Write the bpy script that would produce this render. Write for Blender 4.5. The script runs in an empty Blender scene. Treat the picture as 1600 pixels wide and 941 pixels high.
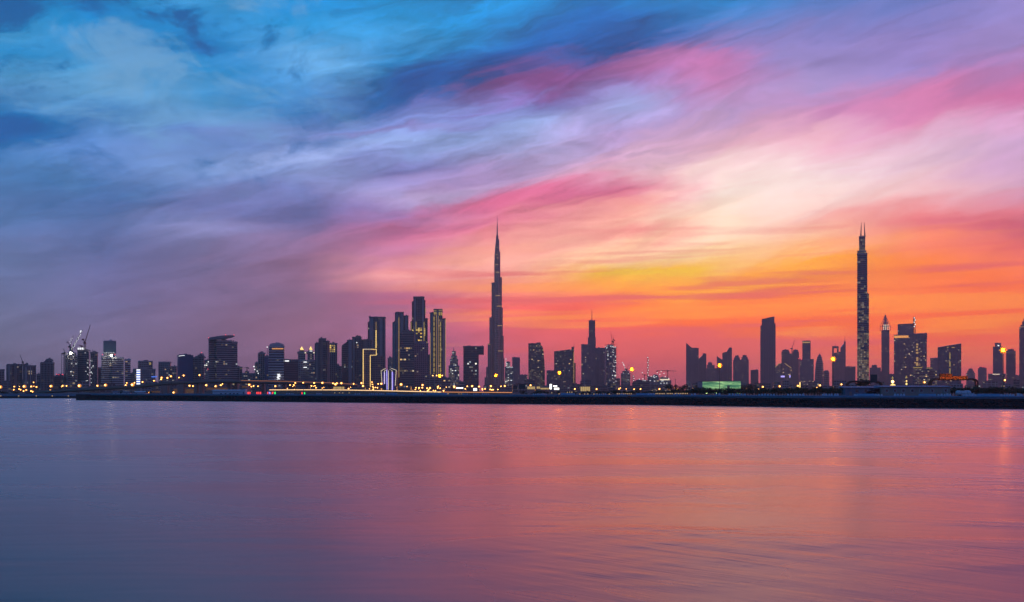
import bpy, bmesh, math, random
from math import radians, sin, cos, tan, atan, pi, hypot
C = bpy.context.scene
COL = C.collection
RNG = random.Random(7)

# ------------------------------------------------------------------ camera
EYE, HOR, F = 6.0, 612.0, 1600.0          # eye height (m), horizon row, focal length in pixels of the 1600-wide photo
def X(px, d): return (px - 800.0) / F * d
def Z(py, d): return EYE + (HOR - py) / F * d
cam = bpy.data.cameras.new('camera'); cam_o = bpy.data.objects.new('camera', cam); COL.objects.link(cam_o)
cam.sensor_width = 36; cam.lens = 36; cam.shift_y = (HOR - 470.5) / 1600.0
cam.clip_start = 0.5; cam.clip_end = 60000
cam_o.location = (0, 0, EYE); cam_o.rotation_euler = (radians(90), 0, 0)
C.camera = cam_o

C.view_settings.view_transform = 'Standard'
C.view_settings.look = 'None'
C.view_settings.exposure = 0.0
C.view_settings.gamma = 1.0
C.view_settings.use_curve_mapping = False
cy = C.cycles
cy.max_bounces = 6; cy.diffuse_bounces = 2; cy.glossy_bounces = 3; cy.transmission_bounces = 2
cy.volume_bounces = 0; cy.transparent_max_bounces = 4
cy.caustics_reflective = False; cy.caustics_refractive = False
cy.sample_clamp_indirect = 4.0

def lin(c):
    c = c / 255.0
    return c / 12.92 if c <= 0.04045 else ((c + 0.055) / 1.055) ** 2.4
def rgb(r, g, b): return (lin(r), lin(g), lin(b), 1.0)

# ------------------------------------------------------------------ node helper
class NT:
    def __init__(s, tree): s.t = tree; s.n = tree.nodes; s.l = tree.links
    def new(s, typ, **kw):
        nd = s.n.new(typ)
        for k, v in kw.items(): setattr(nd, k, v)
        return nd
    def put(s, sock, v):
        if isinstance(v, bpy.types.NodeSocket): s.l.new(v, sock)
        else: sock.default_value = v
    def math(s, op, a, b=0.0, c=None, clamp=False):
        nd = s.new('ShaderNodeMath', operation=op, use_clamp=clamp)
        s.put(nd.inputs[0], a); s.put(nd.inputs[1], b)
        if c is not None: s.put(nd.inputs[2], c)
        return nd.outputs[0]
    def mr(s, v, a, b, lo=0.0, hi=1.0, smooth=True):
        nd = s.new('ShaderNodeMapRange', interpolation_type='SMOOTHSTEP' if smooth else 'LINEAR')
        nd.clamp = True
        s.put(nd.inputs[0], v)
        for i, q in enumerate((a, b, lo, hi)): nd.inputs[1 + i].default_value = q
        return nd.outputs[0]
    def mix(s, f, a, b, mode='MIX'):
        nd = s.new('ShaderNodeMix', data_type='RGBA', blend_type=mode)
        nd.clamp_factor = True
        s.put(nd.inputs[0], f); s.put(nd.inputs[6], a); s.put(nd.inputs[7], b)
        return nd.outputs[2]
    def ramp(s, f, stops, interp='LINEAR'):
        nd = s.new('ShaderNodeValToRGB'); r = nd.color_ramp; r.interpolation = interp
        stops = sorted(stops)
        r.elements[0].position = stops[0][0]; r.elements[0].color = stops[0][1]
        r.elements[1].position = stops[-1][0]; r.elements[1].color = stops[-1][1]
        for p, c in stops[1:-1]:
            e = r.elements.new(p); e.color = c
        s.put(nd.inputs[0], f)
        return nd.outputs[0]
    def noise(s, vec, scale=1.0, detail=4.0, rough=0.5, dist=0.0, dims='3D'):
        nd = s.new('ShaderNodeTexNoise', noise_dimensions=dims)
        s.put(nd.inputs['Vector'], vec)
        nd.inputs['Scale'].default_value = scale; nd.inputs['Detail'].default_value = detail
        nd.inputs['Roughness'].default_value = rough; nd.inputs['Distortion'].default_value = dist
        return nd
    def xyz(s, a, b, c=0.0):
        nd = s.new('ShaderNodeCombineXYZ')
        s.put(nd.inputs[0], a); s.put(nd.inputs[1], b); s.put(nd.inputs[2], c)
        return nd.outputs[0]

# ------------------------------------------------------------------ sky (world): dusk cloud deck by azimuth and elevation
HAZE = 9.5e-5                                # extinction of the evening haze, per metre
SUN_AZ = atan((1175 - 800) / F)
world = bpy.data.worlds.new('World'); C.world = world; world.use_nodes = True
w = NT(world.node_tree); w.n.clear()
GRID = {
 0: [(0,45,140,205),(40,78,158,218),(70,50,140,205),(110,92,158,212),(150,85,143,203),(185,40,105,175),(212,32,98,168),(245,78,125,185),(300,85,115,169),(350,95,118,172),(400,104,115,162),(450,107,112,155),(500,114,112,150),(550,119,110,145),(600,114,100,135)],
 160: [(0,20,125,195),(60,40,138,206),(110,98,166,220),(150,108,166,218),(190,85,136,196),(240,105,140,205),(280,80,115,174),(320,88,110,169),(350,95,115,172),(400,109,110,162),(450,114,108,155),(500,119,108,150),(550,127,108,145),(600,124,100,135)],
 320: [(0,78,162,226),(40,60,145,215),(70,25,120,190),(110,50,140,205),(150,85,155,215),(190,118,166,220),(215,105,135,200),(260,125,150,205),(300,115,125,179),(330,110,115,172),(365,130,130,182),(400,123,110,154),(450,125,105,146),(500,128,102,138),(550,128,100,136),(600,121,92,126)],
 480: [(0,45,140,210),(40,55,150,215),(85,107,171,228),(120,90,155,218),(160,70,120,185),(200,120,140,205),(250,145,162,216),(300,115,120,179),(340,115,110,166),(380,150,115,159),(420,153,110,146),(460,138,102,136),(500,143,102,134),(550,141,98,131),(600,131,90,121)],
 640: [(0,40,145,212),(50,75,155,218),(80,50,125,190),(115,35,95,160),(150,110,115,185),(190,125,140,205),(220,138,160,215),(260,130,125,190),(300,165,150,200),(330,150,115,170),(360,190,110,155),(400,205,125,160),(430,238,155,160),(460,185,105,140),(500,170,105,145),(550,160,98,140),(600,145,90,130)],
 800: [(0,35,140,210),(50,35,125,195),(85,60,90,160),(120,120,85,150),(150,125,120,190),(190,150,168,222),(240,165,160,210),(280,190,150,195),(310,215,110,150),(340,235,130,155),(370,240,140,150),(410,252,178,160),(440,245,145,130),(480,240,105,110),(520,215,100,120),(560,190,95,125),(600,170,88,120)],
 960: [(0,28,115,185),(40,40,100,175),(75,75,95,170),(105,140,90,155),(140,160,140,205),(190,175,150,205),(230,195,160,205),(265,220,165,190),(300,225,125,150),(330,250,170,160),(360,252,185,165),(400,253,205,160),(425,245,185,75),(455,250,140,90),(480,245,105,90),(520,235,98,100),(560,205,90,110),(600,175,85,115)],
 1120: [(0,55,130,200),(40,85,130,200),(80,140,125,190),(110,190,115,170),(140,200,135,190),(180,190,155,205),(220,235,180,200),(260,252,215,215),(300,253,228,218),(350,253,220,195),(400,252,205,150),(440,250,170,60),(470,250,130,60),(500,245,110,75),(530,225,100,100),(565,200,92,112),(600,178,88,115)],
 1280: [(0,95,125,195),(60,140,130,195),(110,160,140,200),(150,175,150,205),(185,190,135,185),(220,240,180,200),(260,245,210,220),(300,250,215,212),(340,250,185,175),(370,252,190,160),(410,250,160,60),(450,248,130,40),(490,245,110,60),(520,235,108,95),(560,215,98,110),(600,190,92,115)],
 1440: [(0,115,125,195),(60,150,130,195),(110,155,135,200),(150,200,120,170),(180,225,150,185),(220,225,185,210),(260,235,195,212),(300,245,195,200),(335,235,135,140),(365,245,130,125),(400,248,130,80),(440,246,118,45),(480,244,112,60),(520,240,105,85),(560,222,100,105),(600,195,92,115)],
 1600: [(0,150,135,200),(60,160,135,195),(110,190,125,180),(150,205,115,165),(190,220,165,205),(240,205,165,205),(290,215,165,195),(325,225,125,145),(355,195,95,120),(385,235,115,110),(420,250,125,90),(460,246,112,60),(500,240,105,75),(540,235,100,95),(570,220,98,105),(600,195,92,115)],
}
tc = w.new('ShaderNodeTexCoord')
sep = w.new('ShaderNodeSeparateXYZ'); w.l.new(tc.outputs['Generated'], sep.inputs[0])
dx, dy, dz = sep.outputs
az = w.math('ARCTAN2', dx, dy)
hr = w.math('SQRT', w.math('ADD', w.math('MULTIPLY', dx, dx), w.math('MULTIPLY', dy, dy)))
t = w.math('DIVIDE', dz, w.math('MAXIMUM', hr, 0.02))
# domain warp: streaky noise, tilted the way the cloud streets run
st = w.xyz(w.math('MULTIPLY', w.math('SUBTRACT', az, w.math('MULTIPLY', t, 0.9)), 3.2),
           w.math('MULTIPLY', w.math('SUBTRACT', t, w.math('MULTIPLY', az, 0.16)), 11.0), 0.3)
n1 = w.noise(st, 1.6, 6.0, 0.58, 0.4)
s1 = w.new('ShaderNodeSeparateColor'); w.l.new(n1.outputs['Color'], s1.inputs[0])
wamp = w.mr(t, 0.0, 0.30, 0.35, 1.0)
waz = w.math('ADD', az, w.math('MULTIPLY', w.math('MULTIPLY', w.math('SUBTRACT', s1.outputs[0], 0.5), 0.15), wamp))
wt = w.math('ADD', t, w.math('MULTIPLY', w.math('MULTIPLY', w.math('SUBTRACT', s1.outputs[1], 0.5), 0.055), wamp))
st2 = w.xyz(w.math('MULTIPLY', w.math('SUBTRACT', waz, w.math('MULTIPLY', wt, 0.8)), 9.0),
            w.math('MULTIPLY', w.math('SUBTRACT', wt, w.math('MULTIPLY', waz, 0.20)), 30.0), 2.7)
n2 = w.noise(st2, 1.3, 8.0, 0.62, 0.45)
s2 = w.new('ShaderNodeSeparateColor'); w.l.new(n2.outputs['Color'], s2.inputs[0])
waz = w.math('ADD', waz, w.math('MULTIPLY', w.math('MULTIPLY', w.math('SUBTRACT', s2.outputs[1], 0.5), 0.085), wamp))
wt = w.math('ADD', wt, w.math('MULTIPLY', w.math('MULTIPLY', w.math('SUBTRACT', s2.outputs[2], 0.5), 0.042), wamp))
fac = w.math('DIVIDE', w.math('ADD', wt, 0.02), 0.5)
col = None; prev = None
def column(stops): return w.ramp(fac, stops)
AZ = []
for px in sorted(GRID):
    a = atan((px - 800) / F)
    stops = [((((HOR - y) / F * cos(a)) + 0.02) / 0.5, rgb(r, g, b)) for y, r, g, b in GRID[px]]
    AZ.append((a, stops))
flat = lambda lo, mid, hi: [(0.04, rgb(*lo)), (0.30, rgb(*mid)), (0.80, rgb(*hi))]
AZ = [(-pi, flat((86,100,152), (70,90,146), (46,90,150))), (-1.25, flat((88,88,130), (72,95,150), (45,115,180)))] + AZ + \
     [(1.25, flat((165,90,118), (175,110,150), (120,115,180))), (pi, flat((86,100,152), (70,90,146), (46,90,150)))]
for a, stops in AZ:
    r = column(stops)
    if col is None: col = r
    else: col = w.mix(w.mr(waz, prev, a, smooth=False), col, r)
    prev = a
# single cloud streaks: (az px from, peak, to), (row at from, at peak, at to), width above, below (px), colour, strength
STREAKS = [
 ((400,690,940), (200,120,92), 34, 20, (24,84,152), .95),
 ((780,900,1100), (60,62,40), 26, 24, (14,92,165), .8),
 ((620,850,1010), (152,124,98), 12, 22, (144,84,146), .85),
 ((900,1010,1240), (104,94,112), 14, 26, (180,112,168), .7),
 ((880,1100,1280), (90,102,118), 18, 22, (190,118,172), .5),
 ((780,900,1080), (80,45,40), 22, 30, (18,100,172), .75),
 ((1100,1420,1640), (205,158,112), 26, 24, (214,126,174), .62),
 ((600,830,1110), (345,305,300), 18, 16, (214,104,145), .85),
 ((830,990,1110), (362,356,352), 9, 16, (240,140,140), .7),
 ((900,1010,1190), (428,424,412), 11, 11, (242,190,44), 1.0),
 ((960,1180,1380), (474,448,404), 17, 20, (252,172,44), 1.0),
 ((1330,1500,1640), (352,345,322), 10, 9, (222,112,130), .7),
 ((1360,1540,1660), (372,360,354), 6, 7, (205,95,120), .6),
 ((540,720,860), (440,424,405), 11, 12, (252,170,160), .7),
 ((700,860,1040), (462,476,470), 9, 9, (238,98,100), .55),
 ((830,970,1120), (492,494,492), 7, 4, (238,92,92), .6),
 ((560,760,900), (372,352,330), 10, 16, (208,108,150), .6),
 ((200,330,460), (372,364,358), 10, 12, (146,142,195), .6),
 ((330,520,700), (262,236,210), 12, 14, (160,172,222), .6),
 ((420,620,800), (215,196,178), 10, 9, (140,112,175), .5),
 ((560,700,850), (332,300,272), 11, 12, (185,168,212), .7),
 ((250,330,420), (80,72,68), 22, 18, (18,115,185), .75),
 ((-80,30,110), (200,205,215), 20, 22, (26,95,165), .75),
 ((180,250,320), (215,190,180), 26, 24, (122,172,224), .6),
 ((380,500,620), (105,86,78), 24, 22, (110,174,230), .6),
 ((1080,1230,1420), (292,282,270), 36, 40, (254,230,222), .5),
 ((860,960,1080), (172,165,172), 22, 26, (150,178,228), .5),
 ((1500,1580,1680), (270,250,240), 30, 30, (205,160,200), .4),
 ((1050,1300,1560), (470,452,430), 14, 22, (250,140,44), .6),
]
for (xa, xb, xc), (ya, yb, yc), up, dn, c, k in STREAKS:
    A = [atan((x - 800) / F) for x in (xa, xb, xc)]
    T = [(HOR - y) / F * cos(a) for y, a in zip((ya, yb, yc), A)]
    # quadratic through three points (Newton form)
    d1 = (T[1] - T[0]) / (A[1] - A[0]); d2 = ((T[2] - T[1]) / (A[2] - A[1]) - d1) / (A[2] - A[0])
    # T0 + (a-A0)*(d1 + d2*(a-A1))
    inner = w.math('MULTIPLY_ADD', waz, d2, d1 - d2 * A[1])
    cen = w.math('MULTIPLY_ADD', w.math('SUBTRACT', waz, A[0]), inner, T[0])
    d = w.math('SUBTRACT', wt, cen)
    m = w.math('MULTIPLY', w.mr(d, 0.0, 1.5 * up / F, 1, 0), w.mr(d, -1.5 * dn / F, 0.0))
    m = w.math('MULTIPLY', m, w.math('MULTIPLY', w.mr(waz, A[0], A[1], 0, k), w.mr(waz, A[1], A[2], 1, 0)))
    col = w.mix(m, col, rgb(*c))
reg = w.math('MULTIPLY', w.mr(t, 0.15, 0.27), w.mr(az, -0.26, -0.10, 1, 0))
# fine cloud texture: lighter wisps and darker gaps
lum = w.math('SUBTRACT', n2.outputs[0], 0.5)
amp = w.math('MULTIPLY', w.mr(t, 0.03, 0.30, 0.30, 1.0), w.mr(az, 0.0, 0.32, 1.15, 0.45))
gain = w.math('ADD', w.math('MULTIPLY', w.math('MULTIPLY', lum, amp), w.mr(reg, 0.0, 1.0, 1.75, 0.9)), 1.0)
gcol = w.xyz(gain, gain, gain)
col = w.mix(1.0, col, gcol, 'MULTIPLY')
# lumpy broken cloud high in the west
st3 = w.xyz(w.math('MULTIPLY', w.math('ADD', az, w.math('MULTIPLY', t, 0.35)), 7.0), w.math('MULTIPLY', w.math('SUBTRACT', t, w.math('MULTIPLY', az, 0.10)), 11.5), 5.1)
n3 = w.noise(st3, 1.5, 9.0, 0.66, 0.45)
hi_ = w.math('MULTIPLY', w.mr(n3.outputs[0], 0.50, 0.70), w.math('MULTIPLY', reg, 0.74))
lo_ = w.math('MULTIPLY', w.mr(n3.outputs[0], 0.33, 0.49, 1, 0), w.math('MULTIPLY', reg, 0.85))
col = w.mix(hi_, col, rgb(122, 168, 212)); col = w.mix(lo_, col, rgb(22, 90, 156))
col = w.mix(w.math('MULTIPLY', reg, 0.5), col, w.mix(1.0, col, (.82, .84, .86, 1), 'MULTIPLY'))
# thin level streaks low over the horizon
st4 = w.xyz(w.math('MULTIPLY', az, 3.0), w.math('MULTIPLY', w.math('SUBTRACT', t, w.math('MULTIPLY', az, 0.02)), 60.0), 9.3)
n4 = w.noise(st4, 1.0, 4.0, 0.55, 0.3)
low = w.math('MULTIPLY', w.mr(t, 0.015, 0.05), w.mr(t, 0.08, 0.20, 1, 0))
east = w.mr(az, -0.20, 0.02)
k4 = w.math('MULTIPLY', low, east)
col = w.mix(w.math('MULTIPLY', k4, w.mr(n4.outputs[0], 0.50, 0.64, 0, .78)), col, rgb(216, 96, 110))
col = w.mix(w.math('MULTIPLY', k4, w.mr(n4.outputs[0], 0.34, 0.48, .45, 0)), col, rgb(255, 158, 80))
# air between here and the sky takes away 1 - T of its light and adds its own veil: the sky behind it is that much clearer
tp = w.math('MAXIMUM', t, 0.01)
path = w.math('MULTIPLY', w.math('MINIMUM', w.math('DIVIDE', 856.0, tp), 8600.0), w.math('SQRT', w.math('MULTIPLY_ADD', tp, tp, 1.0)))
T = w.math('EXPONENT', w.math('MULTIPLY', path, -HAZE))
veil = w.mix(w.mr(az, -0.45, 0.35, smooth=False), (.112, .080, .158, 1), (.200, .088, .140, 1))
vt = w.math('SUBTRACT', 1.0, T)
cs = w.mix(1.0, col, w.mix(1.0, veil, w.xyz(vt, vt, vt), 'MULTIPLY'), 'SUBTRACT')
it = w.math('DIVIDE', 1.0, T)
cs = w.mix(1.0, cs, w.xyz(it, it, it), 'MULTIPLY')
cs = w.mix(w.mr(t, 0.0, 0.075, .9, 0), cs, w.mix(1.0, cs, (.70, .86, .84, 1), 'MULTIPLY'))
col = w.mix(1.0, cs, (0.004, 0.004, 0.004, 1), 'LIGHTEN')
# towards the zenith: plain evening blue
col = w.mix(w.mr(t, 0.40, 1.4), col, rgb(30, 84, 150))
bg = w.new('ShaderNodeBackground'); w.put(bg.inputs[0], col); bg.inputs[1].default_value = 1.0
sky = w.new('ShaderNodeTexSky', sky_type='NISHITA'); sky.sun_disc = False
sky.sun_elevation = radians(1.0); sky.sun_rotation = SUN_AZ
bg2 = w.new('ShaderNodeBackground'); w.put(bg2.inputs[0], sky.outputs[0]); bg2.inputs[1].default_value = 0.006
add = w.new('ShaderNodeAddShader'); w.l.new(bg.outputs[0], add.inputs[0]); w.l.new(bg2.outputs[0], add.inputs[1])
out = w.new('ShaderNodeOutputWorld'); w.l.new(add.outputs[0], out.inputs[0])

# the sun is at the horizon behind the city: only a trace of direct light is left
sl = bpy.data.lights.new('sun', 'SUN'); sl.energy = 0.02; sl.angle = radians(30.0); sl.color = (1.0, 0.6, 0.4)
so = bpy.data.objects.new('sun', sl); COL.objects.link(so)
so.rotation_euler = (radians(90 - 1.0), 0, pi - SUN_AZ)

# ------------------------------------------------------------------ mesh builder
class MB:
    def __init__(s): s.v = []; s.f = []
    def hexa(s, p):     # 8 points: bottom 4 ccw, top 4 ccw
        n = len(s.v); s.v += p
        for q in ((3,2,1,0),(4,5,6,7),(0,1,5,4),(1,2,6,5),(2,3,7,6),(3,0,4,7)): s.f.append(tuple(n + i for i in q))
        return s
    def box(s, x0, x1, y0, y1, z0, z1):
        return s.hexa([(x0,y0,z0),(x1,y0,z0),(x1,y1,z0),(x0,y1,z0),(x0,y0,z1),(x1,y0,z1),(x1,y1,z1),(x0,y1,z1)])
    def prism(s, poly, z0, zt):     # poly ccw; zt number or per-vertex list; z0 number or list
        k = len(poly); n = len(s.v)
        if not isinstance(zt, (list, tuple)): zt = [zt] * k
        if not isinstance(z0, (list, tuple)): z0 = [z0] * k
        s.v += [(x, y, a) for (x, y), a in zip(poly, z0)] + [(x, y, z) for (x, y), z in zip(poly, zt)]
        s.f.append(tuple(n + i for i in reversed(range(k)))); s.f.append(tuple(n + k + i for i in range(k)))
        for i in range(k):
            j = (i + 1) % k; s.f.append((n + i, n + j, n + k + j, n + k + i))
        return s
    def loft(s, rings):             # list of rings of equal count, closed with caps
        k = len(rings[0]); n = len(s.v)
        for r in rings: s.v += list(r)
        s.f.append(tuple(n + i for i in reversed(range(k))))
        m = n + (len(rings) - 1) * k; s.f.append(tuple(m + i for i in range(k)))
        for a in range(len(rings) - 1):
            for i in range(k):
                j = (i + 1) % k; b = n + a * k
                s.f.append((b + i, b + j, b + k + j, b + k + i))
        return s
    def bar(s, p, q, r0, r1=None, k=5):
        r1 = r0 if r1 is None else r1
        d = [b - a for a, b in zip(p, q)]; L = math.sqrt(sum(c * c for c in d)) or 1e-6
        d = [c / L for c in d]
        u = (1, 0, 0) if abs(d[0]) < 0.8 else (0, 1, 0)
        a = (d[1]*u[2]-d[2]*u[1], d[2]*u[0]-d[0]*u[2], d[0]*u[1]-d[1]*u[0]); la = math.sqrt(sum(c*c for c in a)); a = [c/la for c in a]
        b = (d[1]*a[2]-d[2]*a[1], d[2]*a[0]-d[0]*a[2], d[0]*a[1]-d[1]*a[0])
        R = []
        for c, r in ((p, r0), (q, r1)):
            R.append([tuple(c[i] + r * (cos(2*pi*j/k) * a[i] + sin(2*pi*j/k) * b[i]) for i in range(3)) for j in range(k)])
        return s.loft(R)
    def ball(s, c, r, k=8, m=5, sz=1.0):
        R = []
        for i in range(m + 1):
            th = -pi/2 + pi * (i + 0.02) / (m + 0.04)
            R.append([(c[0] + r*cos(th)*cos(2*pi*j/k), c[1] + r*cos(th)*sin(2*pi*j/k), c[2] + r*sz*sin(th)) for j in range(k)])
        return s.loft(R)
    def quad(s, a, b, c, d):
        n = len(s.v); s.v += [a, b, c, d]; s.f.append((n, n+1, n+2, n+3)); return s
    def strip(s, p, q, nrm, dep, z0, z1):      # thin box standing proud of the wall line p-q, five faces
        n = len(s.v); ox, oy = nrm[0] * dep, nrm[1] * dep
        s.v += [(p[0], p[1], z0), (q[0], q[1], z0), (q[0]+ox, q[1]+oy, z0), (p[0]+ox, p[1]+oy, z0),
                (p[0], p[1], z1), (q[0], q[1], z1), (q[0]+ox, q[1]+oy, z1), (p[0]+ox, p[1]+oy, z1)]
        for f in ((3,2,6,7),(0,1,2,3),(4,7,6,5),(0,3,7,4),(1,5,6,2)): s.f.append(tuple(n + i for i in f))
        return s
    def build(s, name, mat, parent=None, kind=None, label=None):
        me = bpy.data.meshes.new(name); me.from_pydata(s.v, [], s.f); me.materials.append(mat)
        o = bpy.data.objects.new(name, me); COL.objects.link(o)
        if parent is not None:
            o.parent = parent; o.matrix_parent_inverse = parent.matrix_basis.inverted()
        if kind: o['kind'] = kind
        if label: o['label'] = label
        return o
def tag(o, label=None, cat=None, group=None, kind=None):
    if label: o['label'] = label
    if cat: o['category'] = cat
    if group: o['group'] = group
    if kind: o['kind'] = kind
    return o
def empty(name, loc, label=None, cat=None, group=None):
    o = bpy.data.objects.new(name, None); COL.objects.link(o); o.location = loc; o.empty_display_size = 5
    o.matrix_basis = o.matrix_basis.copy()
    return tag(o, label, cat, group)
def copy_tree(o, parent=None, group_kids={}):
    c = o.copy(); COL.objects.link(c)
    if parent is not None:
        c.parent = parent
    for ch in list(o.children): copy_tree(ch, c)
    return c

# ------------------------------------------------------------------ materials
def mat(name, color, rough=0.6, metal=0.0, var=0.25, nscale=0.15, spec=0.5):
    m = bpy.data.materials.new(name); m.use_nodes = True
    k = NT(m.node_tree); b = k.n['Principled BSDF']
    tcn = k.new('ShaderNodeTexCoord')
    nz = k.noise(tcn.outputs['Object'], nscale, 5.0, 0.6)
    c = k.mix(nz.outputs[0], tuple(q * (1 - var) for q in color[:3]) + (1,), tuple(min(1, q * (1 + var)) for q in color[:3]) + (1,))
    k.put(b.inputs['Base Color'], c)
    b.inputs['Roughness'].default_value = rough; b.inputs['Metallic'].default_value = metal
    b.inputs['Specular IOR Level'].default_value = spec
    return m
def emis(name, colors, lo, hi, sample=False, base=(0.05, 0.05, 0.05, 1)):
    """light-giving material; colour and strength differ from piece to piece (random per island)"""
    m = bpy.data.materials.new(name); m.use_nodes = True
    k = NT(m.node_tree); b = k.n['Principled BSDF']
    g = k.new('ShaderNodeNewGeometry'); r = g.outputs['Random Per Island']
    if len(colors) > 1:
        c = k.ramp(r, [(i / (len(colors) - 1), q) for i, q in enumerate(colors)])
        k.put(b.inputs['Emission Color'], c)
    else: b.inputs['Emission Color'].default_value = colors[0]
    r2 = k.math('FRACT', k.math('MULTIPLY', r, 17.31))
    k.put(b.inputs['Emission Strength'], k.mr(k.math('MULTIPLY', r2, r2), 0, 1, lo, hi, smooth=False) if hi != lo else lo)
    b.inputs['Base Color'].default_value = base; b.inputs['Roughness'].default_value = 0.4
    m.cycles.emission_sampling = 'AUTO' if sample else 'NONE'
    return m
M = {}

# ------------------------------------------------------------------ water
mw = bpy.data.materials.new('water'); mw.use_nodes = True
k = NT(mw.node_tree); b = k.n['Principled BSDF']
g = k.new('ShaderNodeNewGeometry'); sp = k.new('ShaderNodeSeparateXYZ'); k.l.new(g.outputs['Position'], sp.inputs[0])
px_, py_ = sp.outputs[0], sp.outputs[1]
# wind lanes: long soft patches of smoother and rougher water
lanes = k.noise(k.xyz(k.math('MULTIPLY', k.math('ADD', px_, k.math('MULTIPLY', py_, -0.6)), 0.022), k.math('MULTIPLY', k.math('ADD', py_, k.math('MULTIPLY', px_, 0.25)), 0.05)), 1.0, 4.0, 0.6, 0.8)
# ripples: fine crests running obliquely
u = k.math('ADD', k.math('MULTIPLY', px_, 0.72), k.math('MULTIPLY', py_, -0.69))
v = k.math('ADD', k.math('MULTIPLY', px_, 0.69), k.math('MULTIPLY', py_, 0.72))
rip = k.noise(k.xyz(k.math('MULTIPLY', u, 0.055), k.math('MULTIPLY', v, 0.36)), 1.0, 5.0, 0.62, 0.25)
swell = k.noise(k.xyz(k.math('MULTIPLY', px_, 0.05), k.math('MULTIPLY', py_, 0.16)), 1.0, 3.0, 0.5, 0.3)
rmask = k.math('MULTIPLY', k.mr(lanes.outputs[0], 0.42, 0.66), k.mr(k.math('DIVIDE', px_, k.math('MAXIMUM', py_, 1.0)), -0.12, 0.18, 0.12, 1.0))
h = k.math('ADD', k.math('MULTIPLY', k.math('MULTIPLY', rip.outputs[0], rmask), 0.13), k.math('MULTIPLY', swell.outputs[0], 0.07))
bump = k.new('ShaderNodeBump'); bump.inputs['Strength'].default_value = 1.0; bump.inputs['Distance'].default_value = 1.0
k.put(bump.inputs['Height'], h)
k.n.remove(b)
dif = k.new('ShaderNodeBsdfDiffuse'); dif.inputs[0].default_value = (0.006, 0.022, 0.032, 1)
glo = k.new('ShaderNodeBsdfAnisotropic', distribution='MULTI_GGX'); glo.inputs['Color'].default_value = (1.0, .74, .72, 1)
k.put(glo.inputs['Roughness'], k.mr(lanes.outputs[0], 0.3, 0.7, 0.225, 0.30)); glo.inputs['Anisotropy'].default_value = -.42
tgv = k.new('ShaderNodeCombineXYZ'); tgv.inputs[0].default_value = 1.0; k.l.new(tgv.outputs[0], glo.inputs['Tangent'])
fre = k.new('ShaderNodeFresnel'); fre.inputs[0].default_value = 1.62
for q in (dif, glo, fre): k.l.new(bump.outputs[0], q.inputs['Normal'])
ms = k.new('ShaderNodeMixShader'); k.l.new(fre.outputs[0], ms.inputs[0]); k.l.new(dif.outputs[0], ms.inputs[1]); k.l.new(glo.outputs[0], ms.inputs[2])
k.l.new(ms.outputs[0], k.n['Material Output'].inputs[0])
M['water'] = mw
LIM = 7900.0
BANK = [(3200, 3200/1.0, 0)]
def water_depth(py): return EYE * F / (py - HOR)
BK = [(2600, 646), (1900, 641.5), (1600, 639), (1300, 637), (1000, 632.3), (800, 631), (560, 629), (360, 627.2), (200, 626), (123, 625.4)]
EDGE = [(X(px, water_depth(py)), water_depth(py)) for px, py in BK]      # waterline of the near embankment, from the far side on
tipx, tipy = EDGE[-1]
FAR = [(tipx + 4, tipy + 35), (tipx + 25, 912.0), (X(0, 915), 915.0), (X(-600, 920), 920.0), (-2400.0, 980.0)]
wm = MB(); wm.v = [(-6000, -140, 0), (6000, -140, 0), (6000, 1400, 0), (-6000, 1400, 0)]; wm.f = [(0, 1, 2, 3)]
tag(wm.build('water', mw), 'calm lagoon water with soft pink and blue reflections', kind='structure')

# ------------------------------------------------------------------ ground
GZ = 3.9
M['ground'] = mat('dark_sandy_ground', (0.10, 0.085, 0.075, 1), 0.95, nscale=0.01, var=0.4)
gm = MB()
inset = []
pts = EDGE + FAR
poly = [(x, y + (9.0 if i < len(EDGE) else 5.0)) for i, (x, y) in enumerate(pts)]
outer = poly + [(-5900, 1500), (-5900, LIM), (5900, LIM), (5900, poly[0][1])]
gm.v = [(x, y, GZ) for x, y in outer]; gm.f = [tuple(reversed(range(len(outer))))]
tag(gm.build('ground', M['ground']), kind='structure')

# ------------------------------------------------------------------ facade materials
for nm, c, r, v in (('dark_concrete', (0.265, 0.24, 0.25), .75, .3), ('grey_concrete', (0.38, 0.345, 0.345), .75, .3),
                    ('tan_concrete', (0.32, 0.26, 0.22), .8, .3), ('pale_concrete', (0.56, 0.55, 0.56), .75, .2),
                    ('brown_stone', (0.32, 0.225, 0.20), .75, .3), ('violet_stone', (0.46, 0.28, 0.32), .7, .3)):  # violet: purple of the far haze put into the stone colour
    M[nm] = mat(nm, c + (1,), r, var=v, nscale=.05)
for nm, c in (('dark_glass', (0.035, 0.038, 0.05)), ('blue_glass', (0.025, 0.09, 0.20)), ('violet_glass', (0.15, 0.085, 0.105)), ('box_glass', (0.05, 0.13, 0.18)), ('teal_glass', (0.018, 0.045, 0.065)), ('smoke_glass', (0.075, 0.062, 0.075))):  # violet glass likewise carries the haze purple in its colour
    M[nm] = mat(nm, c + (1,), .22, var=.35, nscale=.08, spec=.8)
M['steel'] = mat('grey_steel', (.22, .22, .24, 1), .5, .4)
M['dark_steel'] = mat('dark_steel', (.05, .05, .055, 1), .5, .3)
M['red_steel'] = mat('red_crane_steel', (.28, .06, .05, 1), .5, .1)
W = lambda r, g, b: (r, g, b, 1)
M['warm'] = emis('warm_lit_room', [W(1, .62, .22), W(1, .74, .36), W(1, .8, .5), W(1, .55, .16)], .10, 1.3)
M['dim'] = emis('dim_lit_room', [W(1, .7, .42), W(.9, .8, .7), W(1, .6, .3)], .03, .45)
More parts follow.
